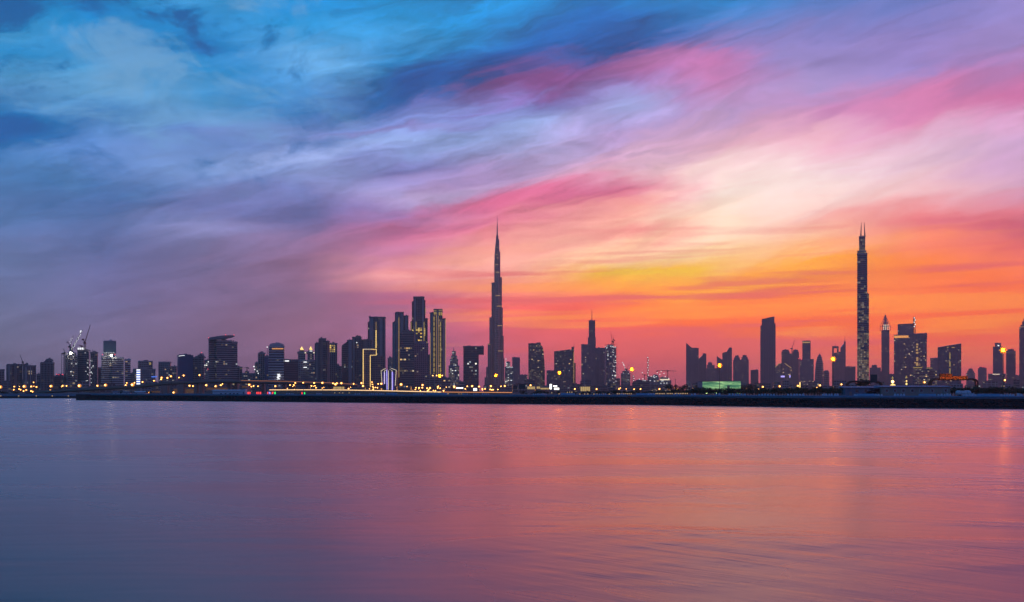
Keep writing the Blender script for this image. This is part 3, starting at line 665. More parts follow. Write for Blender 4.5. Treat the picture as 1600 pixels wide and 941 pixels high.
bld('skyscraper', 'gold-striped tower', 'dark tower with two long golden stripes and a glowing golden crown', 2200,
    [(671.8, 679, 489.3), (678, 691.5, 487, None, None, -2), (690.5, 696.4, 498.5, None, None, 2), (677.5, 691.2, 484, None, 488, 0)], 'fin', 0, ratio=.8, cw=4.6, lit=dens(('dim', .05), ('warm', .02)),
    crowns=((677.6, 682.5, 485, 491.5, 'gold', 'crown_light'), (685.5, 691.2, 484.6, 493, 'gold', 'crown_light')),
    strips=tuple((678.2, y, 678.2, y + 6.3, 'gold', 1.8) for y in range(495, 585, 8)) + tuple((688.2, y, 688.2, y + 6.6, 'gold', 1.9) for y in range(503, 586, 8)) +
           ((682, 492, 682, 586, 'gold_soft', .5), (685, 494, 685, 586, 'gold_soft', .5), (696.2, 499, 696.2, 588, 'gold_soft', .7), (672.4, 520, 672.4, 588, 'gold_soft', .5)), bays=((672.8, 676.6, 490, 'grey_concrete'), (682.6, 684.4, 487.5, 'grey_concrete'), (691.5, 695.4, 499.5, 'grey_concrete')))
bld('podium_block', 'podium under the gold stripes', 'low dark podium stretching before the gold-striped tower', 1900, [(664, 690, 586.5), (689, 704, 591, None, None, 0)], 'block', 0, lit=dens(('warm', .08), ('dim', .1)))
bld('hotel', 'white-lit stepped spire hotel', 'small stepped tower with a needle spire and dense white lit windows', 2700,
    [(700.8, 717.6, 572), (703, 715.6, 562, None, 572.3, 0), (704.8, 714, 556.5, None, 562.3, 0), (706.3, 712.3, 549.5, None, 557, 0)], 'grid', 2, trim='grey_concrete', body='smoke_glass',
    lit=dens(('white', .12), ('pale_gold', .35)), masts=((709, 542.5, 549.5, 1.2),))
r_ = bld('office_building', 'hook-topped dark building', 'dark building whose top overhangs like a hook, with white lit windows below', 2300,
    [(724, 748, 541.8), (747.9, 756, 541.8, None, 554.5, 0)], 'plain', 0, ratio=.5, lit=lambda u, v, i, c, rng: ('white' if .35 < v < .66 and .28 < u < .85 and rng.random() < .18 else 'dim' if rng.random() < .03 else None))
spots(r_, 2300, [(750 + rr.uniform(-.6, .8), 557 + i * 3.2) for i in range(15)], .8, 'white')
# ---- the needle skyscraper: three-winged stepped plan
Yb = 4830.0; cx = X(776.9, Yb)
root = empty('supertall_skyscraper', (cx, Yb, GZ), 'immensely tall stepped needle skyscraper tapering to a thin spire', 'skyscraper')
def lobe(x_out, yaw, ytop, wdt, mb, zb=GZ):
    L = abs(X(x_out, Yb) - cx); 
    d = (cos(yaw), sin(yaw)); L2 = L / max(.3, abs(d[0])); n_ = (-d[1], d[0]); w2 = wdt / 2; k = []
    for s, u in ((-1, 0), (-1, L2 - w2)): k.append((cx + d[0]*u + n_[0]*w2*s, Yb + d[1]*u + n_[1]*w2*s))
    for j in (-45, 0, 45):
        k.append((cx + d[0]*(L2 - w2 + w2*cos(radians(j))) + n_[0]*w2*sin(radians(j)), Yb + d[1]*(L2 - w2 + w2*cos(radians(j))) + n_[1]*w2*sin(radians(j))))
    for s, u in ((1, L2 - w2), (1, 0)): k.append((cx + d[0]*u + n_[0]*w2*s, Yb + d[1]*u + n_[1]*w2*s))
    mb.prism(k, zb, Z(ytop, Yb)); return k
left = [(757.5, 590), (760, 574), (762.4, 537.6), (765, 496.4), (768.3, 442), (772.6, 407.4), (774.6, 381)]
right = [(789.5, 596), (787.7, 560.6), (786.8, 525.4), (785.4, 481.6), (784.1, 433.8), (781.5, 394), (779.9, 374.5)]
fin = MB(); rings = MB(); lits = MB()
for wing, yaw in ((left, radians(200)), (right, radians(-20))):
    mb = MB()
    for i, (px, y) in enumerate(wing):
        Lw = abs(X(px, Yb) - cx); wd = min(26, Lw * 1.25)
        kk = lobe(px, yaw, y, wd, mb)
        for p in kk[1:6]: fin.bar((p[0], p[1], GZ), (p[0], p[1], Z(y, Yb) + 2), .9, .9, 4)
    mb.build('wing', M['smoke_glass'], root)
mb = MB()
for y, wd, L in ((590, 26, 55), (548, 24, 46), (508, 23, 38), (462, 22, 31), (420, 20, 22)):
    a_ = radians(-95); k = [(cx - wd/2, Yb), (cx - wd/2, Yb - L), (cx - wd/4, Yb - L - wd/3), (cx + wd/4, Yb - L - wd/3), (cx + wd/2, Yb - L), (cx + wd/2, Yb)]
    mb.prism([(x, y_) for x, y_ in k], GZ, Z(y, Yb))
    for p in k[1:5]: fin.bar((p[0], p[1], GZ), (p[0], p[1], Z(y, Yb) + 2), .9, .9, 4)
mb.build('wing', M['smoke_glass'], root)
core = [(14, 600), (13, 400), (9.5, 385), (8.2, 381), (6.4, 374), (5.2, 368)]
MB().loft([[(cx + r * cos(pi/3*j), Yb + r * sin(pi/3*j), Z(y, Yb)) for j in range(6)] for r, y in core]).build('core', M['smoke_glass'], root)
MB().bar((cx, Yb, Z(369, Yb)), (cx, Yb, Z(352, Yb)), 3.6, 2.0, 8).bar((cx, Yb, Z(353, Yb)), (cx, Yb, Z(336, Yb)), 1.8, .5, 6).build('spire', M['steel'], root)
fin.build('fin', M['violet_stone'], root, 'stuff')
zz = GZ + 6
allw = left + right
while zz < Z(380, Yb):
    yy = HOR - (zz - EYE) * F / Yb
    l_ = min([p for p, y in left if y < yy] or [cx]); r2 = max([p for p, y in right if y < yy] or [cx])
    zz += 11.0
    fr = [L for y, wd, L in ((590, 26, 55), (548, 24, 46), (508, 23, 38), (462, 22, 31), (420, 20, 22)) if y < yy]
    if fr: rings.box(cx - 11, cx + 11, Yb - max(fr) - 9.0, Yb - max(fr) - 8.0, zz, zz + 1.6)
rings.build('floor_band', M['violet_stone'], root, 'stuff')
for (a, b_, y) in ((775.6, 778.4, 386.5), (773.5, 778.5, 413.5), (774, 780.5, 425.5), (774, 782, 462), (776, 784, 478.5), (777, 784.6, 509), (778, 786, 548.5), (762, 766, 538), (776, 779, 403), (774, 778, 398)):
    MB().box(X(a, Yb - 66), X(b_, Yb - 66), Yb - 68, Yb - 67, Z(y + .55, Yb - 66), Z(y - .45, Yb - 66)).build('mechanical_floor_light', M['gold_soft'] if y > 400 else M['gold'], root)
rng = random.Random(11); lm = MB()
for _ in range(130):
    y = 350 + 245 * rng.random() ** .7
    if y < 390: continue
    l_ = min([p for p, q in left if q < y]); r2 = max([p for p, q in right if q < y]); px = rng.uniform(l_ + 1.5, r2 - 1.5)
    d = Yb - 62; lm.box(X(px, d) - 1.2, X(px, d) + 1.2, d, d + .5, Z(y, d), Z(y, d) + 2.2)
lm.build('lit_window', M['dim'], root, 'stuff')
ANCH.append((758, 789, 336, 'needle skyscraper'))
r_ = bld('hotel', 'white-lamped low hotel', 'low hotel thick with white lit windows beside the foot of the needle skyscraper', 2900,
    [(788.8, 802, 574), (791, 797, 566, None, 574.5, 0)], 'grid', 0, lit=dens(('white', .25), ('pale_gold', .3)), trim='grey_concrete')
spots(r_, 2900, [(790.5, 560 + i * 2.2) for i in range(6)] + [(792 + i * 1.7, 574) for i in range(6)], 1.0)
bld('office_tower', 'plain violet slab', 'plain violet-grey slab just right of the white-lamped hotel', 3600, [(800, 812.4, 559)], 'grid', 6, trim='violet_stone', body='smoke_glass', lit=dens(('dim', .02)))
bld('low_block', 'low block by the speckled tower', 'low block with faint windows between the violet slab and the speckled tower', 3300, [(809.5, 824.3, 586.3)], 'grid', 0, trim='violet_stone', body='smoke_glass', lit=dens(('dim', .12), ('warm', .03)))
Yt = 3000
bld('office_tower', 'speckled curve-sided tower', 'broad speckled tower with diagonal light patterns and a side curving in to its top', Yt,
    [(825.6, 845, 537.3), (844, 847.5, 538.5, 541, None, 3), (847.3, 849.6, 541, 548, None, 3), (849.4, 851.4, 549, 575, None, 3), (838, 844.5, 536, None, 537.6, 0)], 'grid', -3, ratio=.6, body='smoke_glass', trim='brown_stone',
    lit=lambda u, v, i, c, rng: ('pale_gold' if u < 1 and (((i + c) % 4 == 0 and v < .35) or rng.random() < .20) else 'warm' if rng.random() < .04 else None))
# ---- middle group
bld('low_block', 'low wing of the slant-topped block', 'low wing beside the slant-topped block with the corner pillar', 3000, [(854, 866, 579.5)], 'grid', 0, trim='violet_stone', body='smoke_glass', lit=dens(('dim', .07)))
bld('office_tower', 'slant-topped block with corner pillar', 'wide block with a gently slanting roof, corner pillar and a thin golden edge line', 2900,
    [(865.8, 893.5, 549.3, 546), (893, 896.8, 543, None, None, -3), (896.5, 899.6, 568, None, None, 2)], 'grid', -2, ratio=.6, body='smoke_glass', trim='brown_stone',
    lit=dens(('dim', .12), ('warm', .03)), masts=((897, 535, 543, .7),), strips=((896.6, 550, 896.6, 600, 'gold_soft', .7),))
bld('apartment_tower', 'flat tower by the masted tower', 'plain flat-topped tower leaning close to the masted square tower', 3400, [(908, 919.6, 538.8)], 'grid', 3, trim='violet_stone', body='smoke_glass', lit=dens(('dim', .07), ('warm', .02)))
bld('skyscraper', 'masted square tower', 'tall square tower with a long thin rooftop mast', 3500, [(919.8, 930, 501.3), (918.5, 931, 528, None, None, 3)], 'fin', 2, trim='violet_stone', body='smoke_glass',
    lit=lambda u, v, i, c, rng: ('warm' if (.84 < v < .855 or .74 < v < .752) and rng.random() < .7 else 'dim' if rng.random() < .03 else None), masts=((924.8, 484.5, 501.3, 1.6),))
bld('apartment_tower', 'grey tower by the crane tower', 'violet-grey flat tower between the masted tower and the lamp-topped unfinished tower', 3500, [(930.5, 945.5, 544.3)], 'fin', -4, trim='violet_stone', body='smoke_glass', lit=dens(('dim', .05)))
r_ = bld('unfinished_tower', 'lamp-topped unfinished tower', 'unfinished tower speckled with white work lamps, thickest round its ragged top', 3000, [(945.3, 962.8, 543), (948, 958, 539.5, None, 543.3, 0)], 'block', 6, trim='violet_stone', body='smoke_glass',
    lit=dens(('white', .10), ('dim', .12)))
scaffold(r_, 3000, 945, 963, 539, 600, 4, 5); rr = random.Random(21)
spots(r_, 3000, [(rr.uniform(945.5, 962), rr.uniform(540.5, 544.5)) for _ in range(16)] + [(rr.uniform(957, 963), rr.uniform(545, 602)) for _ in range(26)], 1.0)
bld('low_block', 'stub block by the unfinished tower', 'short violet stub of a block by the foot of the lamp-topped unfinished tower', 3600, [(962.5, 969, 592)], 'plain', 0, trim='violet_stone', body='smoke_glass')
r_ = bld('unfinished_building', 'small lit concrete frame', 'small unfinished concrete frame with pale lit floors and twin cranes over it', 2800, [(970.2, 985, 584), (972.5, 983, 580.5, None, 584.3, 0)], 'block', 0, trim='grey_concrete', lit=dens(('pale_gold', .40), ('white', .10)))
spots(r_, 2800, [(977.5, 579), (974.5, 583), (982, 584)], 1.0)
r_ = bld('construction_site', 'floodlit construction site', 'sprawling low construction site crowded with white floodlights and cranes', 2700,
    [(988, 1001, 599), (994, 1013, 594.5, None, None, 8), (1012, 1029, 589), (1020, 1028, 586.5, None, 589.5, 0), (1029, 1048, 595, None, None, -4), (1031, 1044, 590.5, None, 595.5, 0)], 'block', 0, ratio=.5, trim='grey_concrete', body='smoke_glass',
    lit=dens(('dim', .15), ('warm', .05), ('white', .02)), crowns=((1031.5, 1046, 592.5, 594.2, 'pale_line', 'light_band'),))
rr = random.Random(4)
spots(r_, 2700, [(999, 592.5), (1004.5, 592), (1002.5, 597.5), (1008, 596), (1017.5, 588), (1021, 589), (1023, 590), (1025.5, 588.5), (1031, 585), (1037.5, 583.5), (1039.5, 588.5), (1045, 591.5), (1033, 580.5), (1027, 582.5), (1003.5, 582.5), (1022, 587)] +
      [(rr.uniform(996, 1046), rr.uniform(594, 600)) for _ in range(12)], 1.25)

# ---- eastern group
VG = dict(trim='violet_stone', body='violet_glass')  # eastern facades: haze purple put into the material colours
bld('office_tower', 'knife-edged twin-part tower', 'violet tower with a tall knife-edge corner beside a lower flat-topped half', 4200,
    [(1072, 1080.5, 536, 544.3), (1080.3, 1091, 544.3, None, None, -3)], 'fin', 0, cw=5, lit=dens(('dim', .03)), **VG)
bld('office_block', 'small lit block under the knife-edged tower', 'small pale-lit block at the foot of the knife-edged tower', 2500, [(1072.5, 1078.5, 597)], 'grid', 0, trim='grey_concrete', lit=dens(('white', .25), ('dim', .2)))
bld('office_tower', 'slanted violet tower', 'violet tower with its roof slanting up, next to the knife-edged tower', 4300, [(1091, 1098, 562, 554.5), (1097.8, 1103, 553, None, None, -3)], 'fin', 0, cw=5, lit=dens(('dim', .02)), **VG)
r_ = bld('apartment_tower', 'arched violet tower', 'violet tower with a rounded arch-like stepped crown, between two slanted towers', 4500,
    [(1103, 1120, 576), (1104.5, 1116.5, 571, None, 576.3, 0), (1106.3, 1112.5, 567, None, 571.3, 0)], 'grid', 0, lit=dens(('dim', .05), ('warm', .01)), masts=((1109, 564.5, 567.5, 1.2),), **VG)
bld('office_tower', 'wedge behind the lamp mast', 'violet wedge-topped tower rising directly behind the tall sodium lamp mast', 4300, [(1120, 1129, 556.5, 564)], 'fin', 0, cw=5, lit=dens(('dim', .02)), **VG)
bld('office_tower', 'notched violet tower', 'violet tower with a notched roof rising to a high corner', 4300, [(1128.7, 1136, 551.5, 549.5), (1135.8, 1138.8, 549.5, 544), (1138.6, 1143, 543.8, None, None, -2)], 'fin', 0, cw=5, lit=dens(('dim', .02)), **VG)
def dome_tower(x0, x1, ytop, label, short, Y=4300, ysh=None):
    c = (x0 + x1) / 2; w_ = x1 - x0
    return bld('apartment_tower', short, label, Y, [(x0, x1, ytop + 7), (x0 + w_*.12, x1 - w_*.12, ytop + 3.2, None, ytop + 7.3, 0), (x0 + w_*.26, x1 - w_*.26, ytop, None, ytop + 3.5, 0)],
               'grid', 0, lit=lambda u, v, i, cc, rng: ('warm' if rng.random() < .02 else 'dim' if rng.random() < .06 else None), **VG)
dome_tower(1145.5, 1157.2, 556, 'round-crowned violet tower beside its taller-shouldered twin, next to the notched tower', 'round-crowned tower by the notch')
dome_tower(1157, 1169.8, 555.4, 'round-crowned violet tower with warm specks, farther from the notched tower than its twin', 'round-crowned tower by the cube block')
bld('office_block', 'plain cube block', 'short plain violet cube-like block standing alone before the slant-crowned giant', 4300, [(1172.8, 1185, 578.6)], 'plain', 0, lit=dens(('dim', .02)), **VG)
bld('skyscraper', 'slant-crowned giant tower', 'very tall violet tower with a slanting stepped crown standing apart from others', 4000,
    [(1188, 1211, 509, 506), (1190.2, 1209.5, 499, 494.5, None, 0), (1209, 1211.2, 506, None, None, -2)], 'fin', 0, ratio=.7, cw=6, lit=dens(('dim', .018), ('white', .002)), **VG)
Ya = 3600
r_ = bld('hotel', 'curved-roof hotel with golden arcs', 'low hotel with two golden arc-shaped roof edges and small blue signs', Ya,
    [(1211, 1237, 572), (1215.5, 1232, 569, None, 572.3, 0)], 'grid', 0, ratio=.6, lit=dens(('warm', .10), ('pale_gold', .14)), panels=((1220, 1226, 587.3, 589.6, 'violet_line', 'sign'), (1233.5, 1235, 586.5, 590, 'violet_line', 'sign')),
    strips=((1220.7, 567.5, 1220.7, 600, 'dim', .8),), **VG)
for pts in (((1211.5, 574), (1214, 570.8), (1217, 568.6), (1220, 567.6)), ((1226, 567.8), (1228.5, 569.5), (1231.5, 572), (1236.5, 575.2))):
    mb = MB()
    for (a, ya), (b_, yb) in zip(pts, pts[1:]): d = Ya - 28; mb.bar((X(a, d), d, Z(ya, d)), (X(b_, d), d, Z(yb, d)), 1.0)
    mb.build('roof_arc_light', M['gold_soft'], r_)
bld('apartment_tower', 'tower with a lit emblem top', 'violet tower with rounded shoulders and a round lit emblem near its top', 4600,
    [(1221, 1233.5, 550), (1222.5, 1232, 547, None, 550.3, 0)], 'fin', 0, cw=5, lit=dens(('dim', .03)), masts=((1227, 544.5, 547, 1),), panels=((1225, 1230, 550.5, 553, 'dim', 'roof_emblem'),), **VG)
bld('apartment_tower', 'domed tower under a lit crane', 'violet domed tower with a slim lit crane beside its roof', 4600, [(1233.5, 1238, 553), (1238, 1248, 550), (1239.5, 1246.5, 547, None, 550.3, 0)], 'fin', 0, cw=5, lit=dens(('dim', .03)), masts=((1243, 544, 547, 1),), **VG)
bld('office_tower', 'tower with a golden parapet', 'square violet tower with a golden parapet above a broader base with orange light rows', 4000,
    [(1253.6, 1266.3, 533), (1247.6, 1270, 562, None, None, -10)], 'grid', 0, lit=lambda u, v, i, c, rng: ('warm' if (.19 < v < .23 or .30 < v < .33) and rng.random() < .5 else 'dim' if rng.random() < .06 else None),
    crowns=((1254.2, 1265.8, 534.2, 536.2, 'gold_soft', 'light_band'),), beacons=((1247.5, 560.5), (1252, 562)), **VG)
# bullet tower
def lofted(name, label, short, Y, prof, k=12, flat=.8, mat_='violet_glass', trim='violet_stone', fh=8.0, lit=.03, pw=1.0, beacons=()):
    root = empty(name, (X((prof[0][0] + prof[0][1]) / 2, Y), Y, GZ), label, 'building')
    R = []
    for a, b_, y in prof:
        c, r = X((a + b_) / 2, Y), (b_ - a) / F * Y / 2
        R.append([(c + r * cos(2*pi*j/k + pi/k), Y + flat * r * sin(2*pi*j/k + pi/k), Z(y, Y)) for j in range(k)])
    R[0] = [(x, y, GZ) for x, y, z in R[0]]
    MB().loft(R).build('wall', M[mat_], root)
    def at(z):
        for A, B in zip(R, R[1:]):
            if A[0][2] <= z <= B[0][2]:
                q = (z - A[0][2]) / max(1e-6, B[0][2] - A[0][2]); return [(p[0] + (s[0]-p[0])*q, p[1] + (s[1]-p[1])*q) for p, s in zip(A, B)]
        return None
    bands, lits = MB(), MB(); z = GZ + fh; rng = random.Random(len(short))
    while z < R[-1][0][2] - 2:
        P = at(z)
        if P:
            cxx = sum(p[0] for p in P) / k; bands.prism([(cxx + (x - cxx) * 1.0 + (0.3 if x > cxx else -0.3), Y + (y - Y) * 1.02) for x, y in P], z, z + fh * .28)
            for i in range(k):
                p, q = P[i], P[(i + 1) % k]
                if (p[1] + q[1]) / 2 < Y and rng.random() < lit * 4:
                    u = rng.uniform(.1, .7); c1 = (p[0] + (q[0]-p[0])*u, p[1] + (q[1]-p[1])*u); lits.box(c1[0], c1[0] + 3, c1[1] - .6, c1[1] - .2, z + fh * .35, z + fh * .75)
        z += fh
    bands.build('floor_band', M[trim], root, 'stuff')
    if lits.v: lits.build('lit_window', M['dim'], root, 'stuff')
    for px, y0, y1, r in beacons: MB().bar((X(px, Y), Y, Z(y0, Y)), (X(px, Y), Y, Z(y1, Y)), r, r*.4).build('spire', M['steel'], root)
    ANCH.append((prof[0][0], prof[0][1], prof[-1][2], short))
    return root
lofted('office_tower', 'bullet-shaped violet tower with a softly pointed top', 'bullet-shaped tower', 4200,
       [(1273.2, 1287, 612), (1273.2, 1287, 590), (1273.8, 1286.6, 578), (1275, 1285.6, 566), (1277, 1284, 558.5), (1279.2, 1282.2, 554.5), (1280.4, 1281, 553)], beacons=((1280.8, 553.5, 551.5, .9),))
lofted('apartment_block', 'short round-topped violet block at the side of the bullet-shaped tower', 'round-topped short block', 4300,
       [(1287, 1295.6, 612), (1287, 1295.6, 583), (1288, 1294.6, 580), (1289.5, 1293, 578.6)], flat=1.0)
Ye = 5000
r_ = bld('office_tower', 'tower with a square-holed crown', 'violet tower whose roof carries a square open frame and a thin mast', Ye,
    [(1300, 1311, 552), (1300.2, 1302.6, 541.5, None, 552.2, 0), (1307.6, 1310, 541.5, None, 552.2, 0), (1302.5, 1307.7, 541.5, None, 544.3, 0), (1310, 1315, 550.3, None, None, 2)], 'fin', 0, cw=6, lit=dens(('dim', .03)), masts=((1305, 536.5, 541.5, 1.3),), **VG)
bld('office_tower', 'blade-topped tower', 'violet tower ending in a sharp slanted blade with a tall mast', Ye - 60,
    [(1313.2, 1320.5, 545, 534.5), (1318.3, 1320.7, 534.3, None, None, -3), (1300, 1319, 560, None, None, -12)], 'fin', 0, cw=6, lit=dens(('dim', .025)), masts=((1320, 524.6, 535, 1.6),), **VG)
bld('office_block', 'plain violet box by the glittering tower', 'plain violet box-like block beside the glittering supertall tower', 4200, [(1320, 1336.6, 573.3)], 'plain', 0, lit=dens(('dim', .02)), **VG)
# glittering supertall with two horns
Ys = 2300
def glit(u, v, i, c, rng):
    hsh = random.Random((i * 977) ^ ((c // 2) * 131)).random()
    k_ = .97 if v < .27 else .75 if v < .42 else .40 if v < .62 else .25 if v < .8 else .14
    return 'pale_gold' if hsh < k_ and rng.random() < .92 else None
r_ = bld('supertall_skyscraper', 'glittering horned supertall', 'slim supertall tower with two thin horns and glittering pale-gold lower floors', Ys,
    [(1339.3, 1355, 397), (1354.8, 1358, 459.6, None, None, 1.5), (1340, 1353.5, 393, None, 397.5, 1), (1342.2, 1351.8, 370.5, None, 393.5, 0)], 'glass', 0, ratio=.9, fh=4.6, cw=3.6, body='smoke_glass', trim='grey_concrete', lit=glit)
for xa, xb in ((1344.3, 1345.2), (1350.6, 1349.7)):
    MB().bar((X(xa, Ys), Ys - 3, Z(371, Ys)), (X(xb, Ys), Ys - 3, Z(347.5, Ys)), 1.7, .35, 6).build('horn', M['dark_concrete'], r_)
bld('apartment_tower', 'shouldered violet block', 'violet block with stepped shoulders between the glittering tower and the diamond-crowned tower', 4000,
    [(1362, 1370, 571), (1359, 1376.3, 575, None, None, 2), (1370, 1376.6, 581, None, None, -3)], 'grid', 0, lit=dens(('dim', .05)), **VG)
# diamond lattice crown tower
Yd = 4300
r_ = bld('hotel', 'diamond-crowned tower', 'slender violet tower with a glowing lattice crown tapering to a needle point', Yd, [(1377.2, 1389.2, 516.6)], 'fin', 0, cw=5, ratio=.9, lit=dens(('dim', .02), ('warm', .006)), roof=False, **VG)
c = X(1383.3, Yd); hw = (1389.2 - 1377.2) / F * Yd / 2; lat = MB(); glow = MB()
prof = [(516.6, 1.0), (510, .98), (505, .70), (500, .42), (496, .2), (492.5, .04)]
for (y0, s0), (y1, s1) in zip(prof, prof[1:]):
    for q0, q1 in ((-1, -1), (-.5, -.5), (0, 0), (.5, .5), (1, 1)):
        for dy_ in (-1, 1): lat.bar((c + hw*s0*q0, Yd + dy_*hw*s0*.9, Z(y0, Yd)), (c + hw*s1*q1, Yd + dy_*hw*s1*.9, Z(y1, Yd)), .9, .9, 4)
    for dy_ in (-1, 1): lat.bar((c - hw*s0, Yd + dy_*hw*s0*.9, Z(y0, Yd)), (c + hw*s0, Yd + dy_*hw*s0*.9, Z(y0, Yd)), .9, .9, 4)
for y_ in (514.5, 511.5, 508.5):
    for i in range(4):
        s_ = 1.0 if y_ > 510 else .9; px = 1383.3 + (i - 1.5) * 2.6 * s_; glow.box(X(px - .7, Yd), X(px + .7, Yd), Yd - hw*.7, Yd - hw*.7 + 1, Z(y_ + .8, Yd), Z(y_ - .8, Yd))
MB().loft([[(c + s*hw*.5*cos(pi/2*j + pi/4), Yd + s*hw*.5*sin(pi/2*j + pi/4), Z(y, Yd)) for j in range(4)] for y, s in prof]).build('crown_core', M['violet_stone'], r_)
lat.build('crown_lattice', M['violet_stone'], r_); glow.build('crown_light', M['pale_line'], r_)
MB().bar((c, Yd, Z(493, Yd)), (c, Yd, Z(489, Yd)), .9, .3).build('mast', M['steel'], r_)
bld('low_block', 'low block by the diamond crown', 'low violet block at the foot of the diamond-crowned tower', 3900, [(1389.3, 1397, 585)], 'grid', 0, lit=dens(('dim', .05), ('warm', .03)), **VG)
bld('office_tower', 'orange-banded tower', 'broad violet tower with a glowing orange band along its roof', 3300, [(1396.8, 1420.4, 523.8)], 'grid', 0, ratio=.6, lit=dens(('dim', .09), ('warm', .025)),
    crowns=((1397.2, 1420, 524.6, 528, 'sign_orange', 'light_band'),), **VG)
bld('office_tower', 'square tower behind the orange band', 'taller square violet tower rising behind the orange-banded tower', 3700, [(1402.6, 1427.8, 506.8, 506)], 'grid', 0, ratio=.6, lit=dens(('dim', .05), ('white', .012)), **VG)
rr = random.Random(12)
r_ = bld('hotel', 'tower with a golden letter column', 'dark tower with a column of golden wall letters and many lit windows', 3200,
    [(1419.5, 1447.4, 522), (1444.5, 1448, 521, None, 530, 0)], 'fin', 0, ratio=.6, lit=dens(('dim', .09), ('warm', .045)),
    panels=tuple((1431.2 + rr.uniform(0, .8), 1434 + rr.uniform(0, 1.2), y, y + 2.6, 'gold_soft', 'sign_letter') for y in (537, 541, 545.5, 550, 558.5, 561.5, 566.5, 569)), **VG)
bld('low_building', 'low block with a golden cornice', 'low lit block with a golden cornice in front of the letter-column tower', 2400,
    [(1427, 1452, 575), (1450, 1464, 577, None, None, 0)], 'slab', 0, trim='violet_stone', body='smoke_glass', lit=dens(('pale_gold', .35), ('warm', .08)), crowns=((1427, 1441, 573.8, 575.2, 'gold', 'cornice_light'), (1447.5, 1457, 574.8, 575.8, 'gold', 'cornice_light')))
bld('apartment_block', 'flat block by the sail-roofed tower', 'flat violet block half hidden beside the tower with the slanting sail roof', 4000, [(1453.5, 1466, 560)], 'grid', 0, lit=dens(('dim', .06)), **VG)
rr = random.Random(14)
bld('office_tower', 'sail-roofed tower', 'wide violet tower with a slanting sail-like roof and a broken golden light column', 3000, [(1465, 1501.7, 543, 536.3)], 'glass', 0, ratio=.5, lit=dens(('dim', .045), ('warm', .006)),
    strips=((1484.2, 551, 1484.2, 561.5, 'gold', 1.6), (1484.2, 565, 1484.2, 573, 'gold', 2.0), (1484.2, 575.5, 1484.2, 584, 'gold', 1.8)), panels=((1479.5, 1482, 542.3, 543.4, 'gold_soft', 'sign_letter'), (1487, 1491.5, 542.6, 543.6, 'gold_soft', 'sign_letter')), **VG)
dome_tower(1509.7, 1523.3, 576.5, 'short violet block with stepped round top between the sail-roofed tower and the red-beaconed block', 'short stepped-top block', 4300)
bld('apartment_block', 'red-beaconed block', 'short violet block with bright red beacons on its rounded roof', 4300, [(1528, 1541.4, 576), (1529.5, 1540, 574, None, 576.2, 0)], 'grid', 0, lit=dens(('dim', .05)), beacons=((1529.5, 574.5), (1535.5, 573.6), (1539, 574.2)), **VG)
bld('low_building', 'wide low lit block', 'wide low block with rows of lit windows under the two lamp-lit towers', 3000, [(1544, 1571, 584.8)], 'slab', 0, lit=dens(('pale_gold', .14), ('warm', .05)), crowns=((1551, 1562, 584.4, 585.4, 'pale_line', 'light_band'),), **VG)
r_ = bld('office_tower', 'tower with a bright roof lamp', 'dark violet tower with a white lamp shining on its raised roof', 3300, [(1551.4, 1566.3, 542.5), (1554.5, 1563.7, 536.6, None, 542.7, 0)], 'grid', 0, lit=dens(('dim', .06), ('white', .01)), **VG)
spots(r_, 3300, [(1559.5, 540), (1560.5, 540.4)], 2.2)
bld('office_tower', 'pale-topped tower', 'violet tower with a pale lit top storey near the frame edge', 3500, [(1572, 1586.7, 549), (1574.5, 1584, 546.4, None, 549.3, 0)], 'grid', 0, lit=lambda u, v, i, c, rng: ('pale_gold' if v > .93 and rng.random() < .8 else 'dim' if rng.random() < .09 else None), **VG)
bld('low_block', 'low block by the edge tower', 'low violet block between the pale-topped tower and the tower at the frame edge', 3600, [(1586, 1594, 587)], 'grid', 0, lit=dens(('dim', .08)), **VG)
bld('skyscraper', 'spired edge tower', 'tall spired violet tower cut off by the edge of the frame', 3400, [(1592.5, 1611, 512), (1594.5, 1609, 508.5, None, 512.3, 0), (1597, 1606.5, 503, None, 508.8, 0), (1599.2, 1604.5, 498.5, None, 503.3, 0)], 'fin', 0, lit=dens(('dim', .05), ('warm', .01)),
    crowns=((1594.6, 1608.8, 510.3, 511.5, 'gold_soft', 'light_band'),), masts=((1601.5, 490, 498.5, 1.5),), **VG)

# ------------------------------------------------------------------ low-rise fringe of the city
NB = random.Random(99)
fr_specs = []
px = 2.0
while px < 1600:
    w_ = NB.uniform(9, 26)
    if not (1048 < px + w_ / 2 < 1068):
        fr_specs.append((px, px + w_, NB.uniform(594, 604), NB.choice((1500, 1700, 2000, 2300))))
    px += w_ * NB.uniform(.75, 1.35)
FRINGE = []
for a, b_, y, d in fr_specs:
    o = bld('low_rise_building', 'x', 'low', d, [(a, b_, y), (a + (b_-a)*.2, a + (b_-a)*.6, y - 1.4, None, y + .3, 1)], NB.choice(('grid', 'block', 'slab')), NB.uniform(-6, 6),
            body='smoke_glass', trim=NB.choice(('brown_stone', 'dark_concrete', 'grey_concrete')), lit=dens(('warm', .07), ('dim', .12), ('white', .03)), anchor=False, group='low-rise buildings along the shore', quiet=True)
    FRINGE.append((o, (a + b_) / 2))

